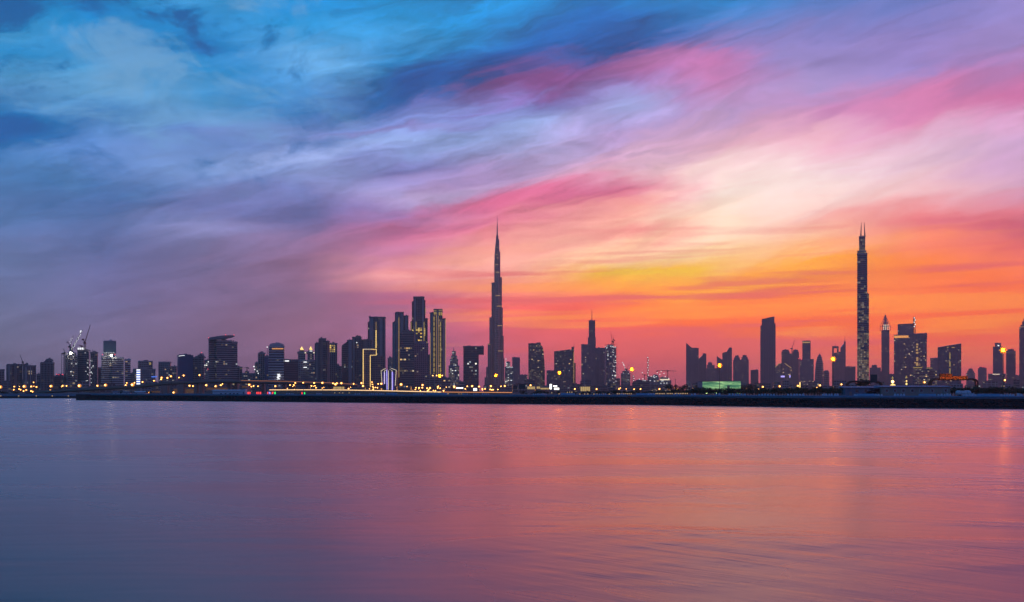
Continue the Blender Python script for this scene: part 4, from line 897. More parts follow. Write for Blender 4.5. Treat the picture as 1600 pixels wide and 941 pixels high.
# ------------------------------------------------------------------ cranes
def crane(label, Y, px, yb, yt, jib, counter, r=.9, matn='dark_steel', lights=(), short=None, lamp_r=.9):
    root = empty('tower_crane', (X(px, Y), Y, Z(yb, Y)), label, 'crane')
    p0, p1 = (X(px, Y), Y, Z(yb, Y)), (X(px, Y), Y, Z(yt, Y))
    mb = MB()
    for sx in (-1, 1):
        for sy in (-1, 1): mb.bar((p0[0] + sx*r, Y + sy*r, p0[2]), (p1[0] + sx*r, Y + sy*r, p1[2]), r*.28, None, 4)
    n = max(2, int((p1[2] - p0[2]) / (r * 4))); 
    for i in range(n):
        za, zb = p0[2] + (p1[2]-p0[2]) * i / n, p0[2] + (p1[2]-p0[2]) * (i+1) / n; s = 1 if i % 2 else -1
        mb.bar((p0[0] - s*r, Y - r, za), (p0[0] + s*r, Y - r, zb), r*.2, None, 3)
    mb.build('mast', M[matn], root)
    MB().box(p1[0] - r*1.4, p1[0] + r*1.4, Y - r*1.8, Y + r*1.4, p1[2] - r*.5, p1[2] + r*2.2).build('cab', M[matn], root)
    for nm, q in (('jib', jib), ('counter_jib', counter)):
        e = (X(q[0], Y), Y, Z(q[1], Y)); mb = MB(); s0 = (p1[0], Y, p1[2] + r)
        for oy, oz in ((-r*.7, 0), (r*.7, 0), (0, r*1.3)): mb.bar((s0[0], Y + oy, s0[2] + oz), (e[0], Y + oy*.5, e[2] + oz*.3), r*.32, r*.24, 4)
        L = math.dist(s0, e); n = max(2, int(L / (r * 4.5)))
        for i in range(n):
            f = lambda t_, top: (s0[0] + (e[0]-s0[0])*t_, Y - r*.3, s0[2] + (e[2]-s0[2])*t_ + (r*1.3*(1 - .7*t_) if top else 0))
            mb.bar(f(i/n, 0), f((i+.5)/n, 1), r*.18, None, 3); mb.bar(f((i+.5)/n, 1), f((i+1)/n, 0), r*.18, None, 3)
        mb.build(nm, M[matn], root)
    e = (X(counter[0], Y), Y, Z(counter[1], Y)); MB().box(e[0] - r*1.6, e[0] + r*1.6, Y - r, Y + r, e[2] - r*2.2, e[2]).build('counterweight', M[matn], root)
    for lx, ly in lights: MB().ball((X(lx, Y), Y - r*2, Z(ly, Y)), lamp_r * .75, 6, 4).build('work_light', M['spot'], root)
    return root
crane('small dark crane standing on the two-winged apartment building', 1790, 35.5, 572, 566.5, (31.2, 555), (37.5, 569))
ja, jb = (112.5, 548), (129.5, 515.5)
crane('luffing crane with a long raised jib strung with white lights', 1880, 112, 556, 547, jb, (108.5, 541), 1.2, 'dark_steel',
      [(ja[0] + (jb[0]-ja[0])*q + random.Random(int(q*100)).uniform(-1.3, 1.3), ja[1] + (jb[1]-ja[1])*q) for q in (.08,.16,.22,.3,.36,.42,.5,.56,.63,.7,.77,.85,.88,.91,.94)] + [(126.2, 518), (127, 517)])
crane('dark luffing crane at the outer corner of the floodlit unfinished tower', 1880, 101.5, 600, 552.5, (99.3, 545), (97.6, 552), 1.0)
crane('faint luffing crane with a short row of lamps behind the raised lit jib', 2000, 109.5, 552, 541.5, (114.5, 524.5), (105.5, 534), .9, 'steel', [(110.6, 537), (112, 532.5), (113.4, 529), (111.4, 530), (109.8, 534)], lamp_r=.7)
crane('red luffing crane with a steep jib above the white-banded unfinished tower', 1930, 132.5, 546, 537, (141, 507.8), (129.8, 529.5), 1.3, 'red_steel')
crane('small dark crane lying low over the white-banded tower', 1940, 127.5, 546, 541.5, (121.2, 539), (130, 543), .9, 'red_steel')
crane('thin tower crane over the low block beside the canopy-roofed tower', 2100, 386, 584, 575, (380.5, 575), (388.5, 575), .7)
crane('grey luffing crane leaning over the lamp-topped unfinished tower', 3000, 956.5, 542, 534, (954, 517.5), (958.5, 534), 1.3, 'red_steel')
crane('second slimmer crane beside the grey luffing crane on the unfinished tower', 3020, 958.5, 542, 531, (959, 523.5), (960.3, 531.5), 1.0, 'red_steel')
crane('lamp-strung crane over the small lit concrete frame', 2790, 977, 582, 577, (972.3, 565.5), (979, 577), 1.1, 'dark_steel', [(972.8, 566.5), (974, 569), (975.2, 572), (976.3, 575), (974.6, 570.4)], lamp_r=1.3)
crane('thin unlit crane leaning away from the small lit concrete frame', 2810, 980, 582, 577.5, (984.5, 564.5), (978.5, 577), .7, 'steel')
crane('flat-topped crane with a long level jib over the floodlit construction site', 2700, 1043, 596, 580.5, (1057, 580.2), (1026.5, 579.5), 1.1, 'dark_steel')
crane('small crane at the near end of the floodlit construction site', 2720, 1007, 596, 586.5, (1003, 585.3), (1012, 586.8), .9, 'dark_steel')
crane('pale crane lit from below beside the golden-parapet tower', 4400, 1237.5, 553, 545.5, (1242, 530.5), (1235.8, 544), 1.8, 'steel')
def lit_mast(label, Y, px, yb, yt, n, r):
    root = empty('lit_mast', (X(px, Y), Y, Z(yb, Y)), label, 'mast'); mb = MB()
    for sx in (-1, 1):
        for sy in (-1, 1): mb.bar((X(px, Y) + sx*r, Y + sy*r, Z(yb, Y)), (X(px, Y) + sx*r*.6, Y + sy*r*.6, Z(yt, Y)), r*.3, None, 4)
    mb.build('frame', M['dark_steel'], root)
    for i in range(n):
        y = yt + 1.5 + (yb - yt - 3) * i / (n - 1) * (1 if n > 5 else .6); MB().ball((X(px, Y) + (r*.5 if i % 2 else -r*.5), Y - r*1.6, Z(y, Y)), r*.7, 6, 4).build('lamp', M['spot'], root)
lit_mast('upright lattice mast dotted with white lamps above the floodlit construction site', 2700, 1012.4, 592, 557.5, 9, 1.5)
lit_mast('short lamp-dotted mast on the roof behind the golden letter column', 3300, 1428.5, 521, 495.5, 5, 2.6)
lit_mast('short leaning light mast by the near end of the construction site', 2600, 990, 601, 586.5, 3, 1.3)
root = empty('pole', (X(1055.2, 1500), 1500, GZ), 'lone bare pole rising from dark trees past the construction site', 'pole')
MB().bar((X(1055.2, 1500), 1500, GZ), (X(1055.2, 1500), 1500, Z(593, 1500)), .45, .3).build('shaft', M['dark_steel'], root)
MB().box(X(1055.2, 1500) - .8, X(1055.2, 1500) + .8, 1499.4, 1500.6, Z(593.4, 1500), Z(592.7, 1500)).build('cap', M['dark_steel'], root)

# ------------------------------------------------------------------ embankment
M['rock'] = mat('wet_black_rock', (.022, .02, .02, 1), .85, var=.5, nscale=.6)
M['wall_blue'] = mat('blue_grey_painted_concrete', (.19, .30, .40, 1), .8, var=.35, nscale=.7)
M['rail_blue'] = mat('blue_barrier', (.20, .40, .58, 1), .6, var=.3, nscale=1.2)
M['block_pale'] = mat('pale_blue_white_concrete', (.52, .62, .72, 1), .8, var=.2, nscale=1.0)
M['quay_dark'] = mat('dark_quay_concrete', (.05, .055, .06, 1), .85, var=.4, nscale=.8)
def along(path, step):
    out = []; carry = 0.0
    for (ax, ay), (bx, by) in zip(path, path[1:]):
        L = hypot(bx - ax, by - ay); s = carry
        while s < L:
            q = s / L; out.append((ax + (bx-ax)*q, ay + (by-ay)*q, (bx-ax)/L, (by-ay)/L)); s += step
        carry = s - L
    return out
# rock slope: boulders heaped from the waterline to the wall foot
RZ, WZ = 2.75, 4.45
RR = random.Random(2)
slope = MB(); off = lambda p, d: (p[0] - 0, p[1] + d)
ring = EDGE + [(tipx + 4, tipy + 35)]
n_ = len(EDGE)
slope.v = [(x, y, -.4) for x, y in EDGE] + [(x, y + 5.5, RZ) for x, y in EDGE] + [(x, y + 5.5, -.4) for x, y in EDGE]
for i in range(n_ - 1):
    slope.f += [(i, n_ + i, n_ + i + 1, i + 1)]
tag(slope.build('embankment_slope', M['rock']), kind='structure')
boul = MB()
for x, y, tx, ty in along(EDGE, 1.15):
    if abs(x) > .62 * y + 20: continue
    for q in (.05, .35, .68, .95):
        c = (x + RR.uniform(-.6, .6), y + 5.2 * q + RR.uniform(-.3, .3), -.15 + 2.9 * q + RR.uniform(-.15, .25)); r = RR.uniform(.5, .95)
        n = len(boul.v); pts = [(c[0] + r*RR.uniform(.7, 1.2)*a, c[1] + r*RR.uniform(.7, 1.2)*b_, c[2] + r*RR.uniform(.5, .9)*d) for a, b_, d in ((1,0,0),(-1,0,0),(0,1,0),(0,-1,0),(0,0,1),(0,0,-1))]
        boul.v += pts
        for f in ((0,2,4),(2,1,4),(1,3,4),(3,0,4),(2,0,5),(1,2,5),(3,1,5),(0,3,5)): boul.f.append(tuple(n + j for j in f))
tag(boul.build('rubble_rocks', M['rock']), 'dark rubble rocks sloping down to the water', kind='stuff')
# quay wall of separate panels with a blue barrier on top
qw = empty('quay_wall', (X(800, 505), 512, 0), 'long low blue-grey quay wall of concrete panels above the black rubble slope', 'wall')
def wall_panels(path, dy, z0, z1, step, m_, name, parent, th=.5, gap=.06, lim=.6, zj=.0):
    meshes = {}
    for x, y, tx, ty in along(path, step):
        if abs(x) > lim * y + 30: continue
        a = math.atan2(ty, tx); key = round(zj and RR.choice((0, zj)), 3)
        if key not in meshes:
            mb = MB().box(gap, step - gap, -th, 0, 0, z1 - z0 + key); o = mb.build(name, m_, parent); meshes[key] = o.data
        else:
            o = bpy.data.objects.new(name, meshes[key]); COL.objects.link(o); o.parent = parent; o.matrix_parent_inverse = parent.matrix_basis.inverted()
        o.location = (x, y + dy, z0); o.rotation_euler = (0, 0, a)
PATH = list(EDGE)                                  # runs from the frame's east side to the west tip
wall_panels(PATH, 5.5, RZ - .3, WZ - .75, 6.0, M['quay_dark'], 'wall_panel', qw, .5)
wall_panels(PATH, 5.2, WZ - .95, WZ, 6.0, M['wall_blue'], 'parapet_panel', qw, .45, .05)
rb = MB()
for (ax, ay), (bx, by) in zip(PATH, PATH[1:]):
    L = hypot(bx-ax, by-ay); nx, ny = (by-ay)/L, -(bx-ax)/L
    rb.strip((bx, by + 5.0), (ax, ay + 5.0), (-nx, -ny), .25, WZ - .35, WZ - .1)
rb.build('rail', M['rail_blue'], qw)
MB().box(tipx - 1.5, tipx + 9, tipy - 1, tipy + 38, -.4, WZ - .3).build('end_wall', M['quay_dark'], qw)
# concrete blocks standing on the parapet line
BLOCKS = []
bm0 = MB().prism([(-.45, -.35), (.45, -.35), (.45, .35), (-.45, .35)], 0, .15).hexa([(-.42,-.3,.15),(.42,-.3,.15),(.42,.3,.15),(-.42,.3,.15),(-.28,-.18,.95),(.28,-.18,.95),(.28,.18,.95),(-.28,.18,.95)])
proto_block = None
def depth_at(px):
    for (p0, y0), (p1, y1) in zip(BK, BK[1:]):
        if p1 <= px <= p0:
            q = (px - p0) / (p1 - p0); a, b_ = water_depth(y0), water_depth(y1)
            # along the straight edge in plan
            ax, bx = X(p0, a), X(p1, b_); s = (px - 800) / F
            t_ = (s * a - ax) / ((bx - ax) - s * (b_ - a)); return a + (b_ - a) * t_
    return 500.0
groups = [(1086, 2), (1154, 6), (1162, 0), (1200, 6), (1207, 0), (1241, 4), (1250, 4), (1300, 6), (1373, 4), (1408, 4), (1478, 5), (1517, 5), (1576, 5), (1596, 2), (1340, 2), (1124, 2), (1060, 3), (1020, 3), (975, 3), (940, 6), (892, 5), (845, 7), (760, 4), (745, 3), (728, 3), (655, 5), (590, 8), (560, 3), (500, 3), (455, 4), (425, 3)]
for c, n in groups:
    for i in range(n):
        px = c + (i - n / 2) * (4.6 if c > 1000 else 3.2) + RR.uniform(-.4, .4); d = depth_at(px) + 6.6
        if proto_block is None:
            proto_block = bm0.build('concrete_block', M['block_pale']); o = proto_block
        else: o = proto_block.copy(); COL.objects.link(o)
        o.location = (X(px, d), d, WZ - .12); o.rotation_euler = (0, 0, RR.uniform(-.1, .1)); s = RR.uniform(.85, 1.1) * (1.0 if c > 1000 else .85); o.scale = (s, s, s * RR.uniform(.8, 1.05))
        BLOCKS.append((o, px))
# long pale barriers lying in a row
BARS = []
bb = MB().hexa([(-3,-.3,0),(3,-.3,0),(3,.3,0),(-3,.3,0),(-2.95,-.12,.85),(2.95,-.12,.85),(2.95,.12,.85),(-2.95,.12,.85)])
pb = None
for px in (1449, 1541, 1548, 1353, 1012, 1004, 886, 612, 675, 690):
    d = depth_at(px) + 6.4
    if pb is None: pb = bb.build('road_barrier', M['rail_blue']); o = pb
    else: o = pb.copy(); COL.objects.link(o)
    o.location = (X(px, d), d, WZ - .1); o.rotation_euler = (0, 0, -.4 * (px > 1200) - .1); BARS.append((o, px))
# far western bank
fw = empty('far_quay_wall', (X(60, 914), 914, 0), 'low dark quay wall of the farther bank west of the embankment tip', 'wall')
FP = list(reversed(FAR[1:]))
fwm = MB(); fwt = MB()
for (ax, ay), (bx, by) in zip(FP, FP[1:]):
    L = hypot(bx-ax, by-ay); nx, ny = (by-ay)/L, -(bx-ax)/L
    fwm.strip((ax, ay), (bx, by), (nx, ny), .6, -.4, 2.0); fwt.strip((ax, ay + .3), (bx, by + .3), (nx, ny), .5, 2.0, GZ + .3)
fwm.build('wall_base', M['quay_dark'], fw); fwt.build('parapet', M['wall_blue'], fw)
FARL = []
for px in (1.5, 29.5, 57, 82, 107):
    d = 911; root = empty('quay_lamp', (X(px, d), d, 2.0)); 
    MB().box(X(px, d) - .3, X(px, d) + .3, d - .2, d + 1.8, 1.6, 1.9).build('bracket', M['dark_steel'], root)
    MB().ball((X(px, d), d - .4, 2.15), .5, 6, 4).build('lens', M['spot_warm'], root); FARL.append((root, px))

# ------------------------------------------------------------------ flyover on the western shore
M['bridge'] = mat('brown_grey_bridge_concrete', (.34, .25, .22, 1), .85, var=.25, nscale=.1)
fo = empty('flyover', (X(290, 1150), 1150, GZ), 'long brown concrete flyover on thick piers rising over the western shore', 'bridge')
DK = [(60, 612.5, 1300), (110, 609.5, 1270), (160, 606.5, 1240), (215, 603.2, 1210), (270, 598, 1180), (330, 595.6, 1160), (380, 595.8, 1150), (450, 597.2, 1150), (520, 599.5, 1160), (560, 602, 1180)]
dk = MB(); par = MB()
R = []
for px, y, d in DK:
    z = Z(y, d); th_ = 2.6
    R.append([(X(px, d), d - 9, z - 1.2), (X(px, d), d - 4, z - th_), (X(px, d), d + 4, z - th_), (X(px, d), d + 9, z - 1.2), (X(px, d), d + 9, z), (X(px, d), d - 9, z)])
dk.loft(R).build('deck', M['bridge'], fo)
for (p0, y0, d0), (p1, y1, d1) in zip(DK, DK[1:]):
    a, b_ = (X(p0, d0), d0 - 9.02), (X(p1, d1), d1 - 9.02)
    par.hexa([(a[0], a[1]-.3, Z(y0, d0)), (b_[0], b_[1]-.3, Z(y1, d1)), (b_[0], b_[1]+.1, Z(y1, d1)), (a[0], a[1]+.1, Z(y0, d0)),
              (a[0], a[1]-.3, Z(y0, d0)+1.1), (b_[0], b_[1]-.3, Z(y1, d1)+1.1), (b_[0], b_[1]+.1, Z(y1, d1)+1.1), (a[0], a[1]+.1, Z(y0, d0)+1.1)])
par.build('parapet', M['bridge'], fo)
M['added_glow_dim'] = emis('dim_amber_added_glow', [W(1, .36, .13)], .45, .45)  # lamp light on the parapet put into an added glowing bar
pl = MB()
for (p0, y0, d0), (p1, y1, d1) in zip(DK[6:], DK[7:]): pl.bar((X(p0, d0), d0 - 9.5, Z(y0, d0) + .75), (X(p1, d1), d1 - 9.5, Z(y1, d1) + .75), .22, .22, 4)
pl.build('added_glow_line', M['added_glow_dim'], fo)
for px, w_ in ((258, 10), (283.5, 9), (307, 4.5), (316, 4), (359, 4), (370, 4.5), (412, 4), (445, 4), (480, 4), (515, 4)):
    d = 1165; y = 597.5 if px > 250 else 601
    for a, b_ in zip(DK, DK[1:]):
        if a[0] <= px <= b_[0]: y = a[1] + (b_[1]-a[1]) * (px - a[0]) / (b_[0]-a[0])
    h_ = w_ / F * d / 2; zt = Z(y, d) - 2.4
    MB().prism([(X(px, d) - h_, d - 4), (X(px, d) + h_, d - 4), (X(px, d) + h_, d + 4), (X(px, d) - h_, d + 4)], GZ, zt).build('pier', M['bridge'], fo)

# ------------------------------------------------------------------ shore road on a low bank, with its cars
M['asphalt'] = mat('asphalt', (.05, .048, .05, 1), .9, nscale=.3)
M['retaining'] = mat('tan_retaining_wall', (.30, .22, .16, 1), .85, nscale=.2, var=.25)
SR = [(424, 609.3, 1010), (480, 609.2, 990), (540, 609.5, 960), (600, 610.6, 930), (640, 611.6, 905), (690, 612.8, 880), (740, 613.2, 850), (800, 613.6, 820)]
rd = MB(); rw = MB(); rs = MB()
for (p0, y0, d0), (p1, y1, d1) in zip(SR, SR[1:]):
    a, b_ = (X(p0, d0), d0, Z(y0 + 1.2, d0)), (X(p1, d1), d1, Z(y1 + 1.2, d1))
    rd.hexa([(a[0], a[1]-8, GZ-.2), (b_[0], b_[1]-8, GZ-.2), (b_[0], b_[1]+8, GZ-.2), (a[0], a[1]+8, GZ-.2), (a[0], a[1]-8, a[2]), (b_[0], b_[1]-8, b_[2]), (b_[0], b_[1]+8, b_[2]), (a[0], a[1]+8, a[2])])
    rw.hexa([(a[0], a[1]-8.5, GZ-.2), (b_[0], b_[1]-8.5, GZ-.2), (b_[0], b_[1]-8.02, GZ-.2), (a[0], a[1]-8.02, GZ-.2), (a[0], a[1]-8.5, a[2]+.5), (b_[0], b_[1]-8.5, b_[2]+.5), (b_[0], b_[1]-8.02, b_[2]+.5), (a[0], a[1]-8.02, a[2]+.5)])
tag(rd.build('shore_road', M['asphalt']), kind='structure')
M['added_glow_line'] = emis('warm_added_glow', [W(1, .62, .30)], 1.6, 1.6)  # glowing line added in place of car light trails
rwo = tag(rw.build('retaining_wall', M['retaining']), 'low tan retaining wall with a glowing rail light, carrying the shore road above the quay', 'wall')
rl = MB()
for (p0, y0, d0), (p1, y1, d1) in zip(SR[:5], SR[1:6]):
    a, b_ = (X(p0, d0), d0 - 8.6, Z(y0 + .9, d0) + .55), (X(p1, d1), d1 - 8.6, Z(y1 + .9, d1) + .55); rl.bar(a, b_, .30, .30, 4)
rl.build('added_glow_line', M['added_glow_line'], rwo)
M['added_glow_far'] = emis('amber_added_glow', [W(1, .36, .12)], .8, .8); rl = MB()  # dimmer added line that carries the shore glow on
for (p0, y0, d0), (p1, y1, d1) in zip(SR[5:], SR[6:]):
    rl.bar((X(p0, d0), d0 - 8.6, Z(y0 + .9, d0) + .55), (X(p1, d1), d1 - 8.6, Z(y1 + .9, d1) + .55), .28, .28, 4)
rl.build('added_glow_line', M['added_glow_far'], rwo)
def road_at(px, lane):
    for (p0, y0, d0), (p1, y1, d1) in zip(SR, SR[1:]):
        if p0 <= px <= p1:
            q = (px - p0) / (p1 - p0); ax, bx = X(p0, d0), X(p1, d1); a, b_ = Z(y0 + 1.2, d0), Z(y1 + 1.2, d1)
            s = (px - 800) / F; t_ = (s * (d0 + lane) - ax) / ((bx - ax) - s * (d1 - d0)); t_ = min(1, max(0, t_))
            return (ax + (bx-ax)*t_, d0 + (d1-d0)*t_ + lane, a + (b_-a)*t_, math.atan2(d1-d0, bx-ax))
def make_car(color):
    c = empty('car', (0, 0, 0))
    m_ = mat('car_paint', color, .35, .3, .05)
    b_ = MB().loft([[(-2.2,-.85,.35),(2.2,-.85,.35),(2.2,.85,.35),(-2.2,.85,.35)],[(-2.25,-.9,.75),(2.25,-.9,.7),(2.25,.9,.7),(-2.25,.9,.75)],[(-2.1,-.8,1.0),(2.0,-.8,.9),(2.0,.8,.9),(-2.1,.8,1.0)]]).build('body', m_, c)
    MB().loft([[(-1.9,-.75,1.0),(1.0,-.75,.95),(1.0,.75,.95),(-1.9,.75,1.0)],[(-1.3,-.6,1.5),(.4,-.6,1.5),(.4,.6,1.5),(-1.3,.6,1.5)]]).build('cabin', M['dark_glass'], c)
    for sx in (-1.35, 1.35):
        for sy in (-.85, .85): MB().bar((sx, sy - .1, .33), (sx, sy + .1, .33), .33, .33, 8).build('wheel', M['dark_steel'], c)
    for sy in (-.6, .6):
        MB().box(2.2, 2.32, sy - .22, sy + .22, .55, .85).build('headlight', M['head'], c)
        MB().box(-2.32, -2.2, sy - .22, sy + .22, .6, .85).build('tail_light', M['tail'], c)
    return c
M['head'] = emis('car_headlight', [W(1, .8, .5)], 4, 4); M['tail'] = emis('car_tail_light', [W(1, .05, .02)], 3, 3)
CARS = []; kinds = []
CR = random.Random(17)
for i, px in enumerate([430 + j * 9.3 + CR.uniform(-2, 2) for j in range(29)] + [705, 716, 731, 742, 752, 768, 786]):
    pos = road_at(px, CR.choice((-6.6, -6.2)))
    if not pos: continue
    if len(kinds) < 3: c = make_car(((.5, .5, .52, 1), (.04, .04, .05, 1), (.28, .03, .03, 1))[len(kinds)]); kinds.append(c)
    else: c = copy_tree(CR.choice(kinds))
    c.location = pos[:3]; c.rotation_euler = (0, 0, pos[3]); tag(c, 'car', 'car', 'cars along the lit shore road'); CARS.append((c, px))

# ------------------------------------------------------------------ site cabins, tank, gantries and hall on the eastern bank
M['teal_roof'] = mat('teal_painted_roof', (.10, .26, .38, 1), .6, var=.2, nscale=.5)
M['cabin_wall'] = mat('cream_cabin_wall', (.30, .28, .24, 1), .85, var=.2, nscale=.6)
M['cabin_blue'] = mat('blue_grey_cabin_wall', (.17, .21, .28, 1), .85, var=.35, nscale=.9)
M['white_paint'] = mat('white_paint', (.62, .66, .72, 1), .6, var=.1, nscale=.8)
M['gantry'] = mat('brown_gantry_steel', (.10, .05, .03, 1), .5, .3)
M['green_sign'] = mat('dark_green_sign_back', (.01, .06, .06, 1), .6)
def cabin(label, Y, x0, x1, yroof, yb, wins, wallm, roofm, dep=7.0, doors=()):
    root = empty('site_cabin', (X((x0+x1)/2, Y), Y, GZ), label, 'cabin')
    zt, z0 = Z(yroof + 1.2, Y), GZ - .1
    wl = MB().box(X(x0, Y), X(x1, Y), Y, Y + dep, z0, zt).build('wall', M[wallm], root)
    zr = Z(yroof, Y)
    MB().hexa([(X(x0, Y)-.4, Y-.6, zt+.01), (X(x1, Y)+.4, Y-.6, zt+.01), (X(x1, Y)+.4, Y+dep+.5, zt+.01), (X(x0, Y)-.4, Y+dep+.5, zt+.01),
               (X(x0, Y)-.4, Y-.6, zr-.12), (X(x1, Y)+.4, Y-.6, zr-.12), (X(x1, Y)+.4, Y+dep+.5, zr+.3), (X(x0, Y)-.4, Y+dep+.5, zr+.3)]).build('roof', M[roofm], root)
    for px, py in wins:
        h = .52; x = X(px, Y); z = Z(py, Y)
        f = MB().box(x-h-.12, x+h+.12, Y-.05, Y+.02, z-h-.12, z+h+.12).build('window', M['white_paint'] if wallm != 'cabin_blue' else M['cabin_wall'], root)
        MB().box(x-h, x+h, Y-.07, Y-.052, z-h, z+h).build('pane', M['dark_glass'], f)
    for px in doors:
        x = X(px, Y); d_ = MB().box(x-.5, x+.5, Y-.06, Y+.02, GZ, GZ + 2.1).build('door', M['brown_stone'], root); MB().box(x+.3, x+.4, Y-.12, Y-.061, GZ+1, GZ+1.1).build('handle', M['steel'], d_)
    nj = int((X(x1, Y) - X(x0, Y)) / 2.6)
    for i in range(1, nj):
        x = X(x0, Y) + (X(x1, Y) - X(x0, Y)) * i / nj; MB().box(x-.05, x+.05, Y-.03, Y+.01, z0, zt-.02).build('wall_rib', M[wallm], root)
    return root
cabin('long cream site cabin with a teal roof and a row of small dark square windows', 402, 1377, 1484.8, 603.7, 618, [(1385.5, 610.5), (1398.5, 610.5), (1411.5, 610.5), (1425.5, 610.5), (1439.5, 610.5), (1456.5, 610.5), (1477.5, 610.5)], 'cabin_wall', 'teal_roof', doors=(1403.5, 1467))
r_ = cabin('blue-grey mottled site cabin with a sloping teal roof, joined to the long cream cabin', 404, 1320.5, 1376.5, 605, 618, [(1339, 611), (1353, 611)], 'cabin_blue', 'teal_roof', 6.5, doors=(1329,))
mb = MB(); rr = random.Random(3)
for i in range(26):
    px, py = rr.uniform(1355, 1376), rr.uniform(608, 615.5); s = rr.uniform(.3, .8); mb.box(X(px, 404)-s, X(px, 404)+s, 403.7, 403.95, Z(py, 404)-.22, Z(py, 404)+.25)
mb.build('stacked_material', M['quay_dark'], r_, 'stuff')
cabin('long low white shed with small dark openings along its foot, under the flyover', 662, 332, 380, 609.8, 618, [(345.5, 615.8), (352.5, 615.8), (359.8, 615.8), (365.5, 615.8), (371, 615.8)], 'white_paint', 'white_paint', 6)
r_ = empty('kiosk', (X(382, 655), 655, GZ), 'white upright kiosk with a sloping top at the end of the low white shed', 'kiosk')
MB().prism([(X(379.5, 655), 651), (X(385.8, 655), 651), (X(385.8, 655), 656), (X(379.5, 655), 656)], GZ, [Z(609.8, 655), Z(608, 655), Z(608, 655), Z(609.8, 655)]).build('wall', M['white_paint'], r_)
MB().box(X(382, 655), X(384, 655), 650.85, 650.98, GZ, GZ + 2).build('door', M['cabin_blue'], r_)
cabin('pale flat-roofed shed by two dark trees at the western end of the flyover', 800, 176, 204, 611.8, 618, [(181, 616), (198, 616)], 'white_paint', 'cabin_blue', 6)
cabin('smaller pale shed with a raised box, left of the flyover pier', 790, 206, 227, 612, 618, [(213, 616)], 'white_paint', 'white_paint', 6)
# horizontal white tank on saddles
Yk = 400
r_ = empty('storage_tank', (X(1505, Yk), Yk, GZ), 'white horizontal cylindrical tank with rounded ends beside the long cream cabin', 'tank')
xa, xb, zc, rad = X(1492.8, Yk), X(1517.2, Yk), Z(614, Yk), .98
R = []
for x, s in ((xa, .05), (xa + .12, .55), (xa + .4, .85), (xa + .8, 1), (xb - .8, 1), (xb - .4, .85), (xb - .12, .55), (xb, .05)):
    R.append([(x, Yk + rad*s*cos(2*pi*j/16), zc + rad*s*sin(2*pi*j/16)) for j in range(16)])
MB().loft(R).build('shell', M['white_paint'], r_)
for q in (.25, .75): MB().box(xa + (xb-xa)*q - .25, xa + (xb-xa)*q + .25, Yk - .7, Yk + .7, GZ, zc - .6).build('saddle', M['quay_dark'], r_)
MB().bar((X(1505, Yk), Yk, zc + rad - .05), (X(1505, Yk), Yk, zc + rad + .35), .3, .3, 8).build('hatch', M['steel'], r_)
for q in (.3, .7): MB().bar((xa + (xb-xa)*q - .04, Yk, zc), (xa + (xb-xa)*q + .04, Yk, zc), rad + .03, rad + .03, 16).build('band', M['steel'], r_)
# gantries over the road
def gantry(label, Y, x0, x1, ytop, ybl, ybr, r=.45):
    root = empty('sign_gantry', (X((x0+x1)/2, Y), Y, GZ), label, 'gantry'); mb = MB()
    c = [(x0, ybl)]
    for i in range(7): a = pi/2 * i / 6; c.append((x0 + 9*(1 - cos(a)), ytop + 5.5*(1 - sin(a))))
    for i in range(7): a = pi/2 * i / 6; c.append((x1 - 9*(1 - sin(a)), ytop + 5.5*(1 - cos(a))))
    c.append((x1, ybr)); 
    for oy in (-1.2, 1.2):
        for (ax, ay), (bx, by) in zip(c, c[1:]): mb.bar((X(ax, Y), Y + oy, Z(ay, Y)), (X(bx, Y), Y + oy, Z(by, Y)), r, r, 6)
        for sx in (x0, x1): mb.bar((X(sx, Y), Y + oy, GZ), (X(sx, Y), Y + oy, Z(ybl, Y)), r, r, 6)
    mb.build('arch_tube', M['gantry'], root); return root
Yg = 520
r_ = gantry('arched steel sign gantry carrying a vertical-slatted orange-lit sign frame', Yg, 1453.5, 1526, 592.3, 602, 606)
M['slat_orange'] = mat('sodium_lit_slat', (.62, .20, .035, 1), .55, var=.15)  # orange of the sodium light put into the slat colour
proto = None
for i in range(11):
    x = X(1466.8 + i * 1.75, Yg)
    if proto is None: proto = MB().box(-.13, .13, -.5, 0, 0, 2.75).build('slat', M['slat_orange'], r_); o = proto
    else: o = proto.copy(); COL.objects.link(o)
    o.location = (x, Yg - 1.8, Z(592.5, Yg))
pr2 = None
for i in range(13):
    x = X(1486.3 + i * 1.83, Yg)
    if pr2 is None: pr2 = MB().box(-.13, .13, -.5, 0, 0, 1.5).build('slat', M['slat_orange'], r_); o = pr2
    else: o = pr2.copy(); COL.objects.link(o)
    o.location = (x, Yg - 1.8, Z(592.5, Yg))
MB().box(X(1465.6, Yg), X(1485.4, Yg), Yg - 1.6, Yg - 1.4, Z(592.6, Yg), Z(584, Yg)).build('sign_back', M['gantry'], r_)
MB().box(X(1485.5, Yg), X(1509.5, Yg), Yg - 1.6, Yg - 1.4, Z(592.6, Yg), Z(587.7, Yg)).build('sign_back', M['gantry'], r_)
MB().box(X(1465, Yg), X(1510, Yg), Yg - 2.6, Yg - 1.2, Z(594.4, Yg), Z(593.4, Yg)).build('walkway', M['gantry'], r_)
M['glow_orange'] = emis('hidden_sodium_lamp', [W(1, .36, .05)], 45, 45, True)  # hidden lamps added to light the slats
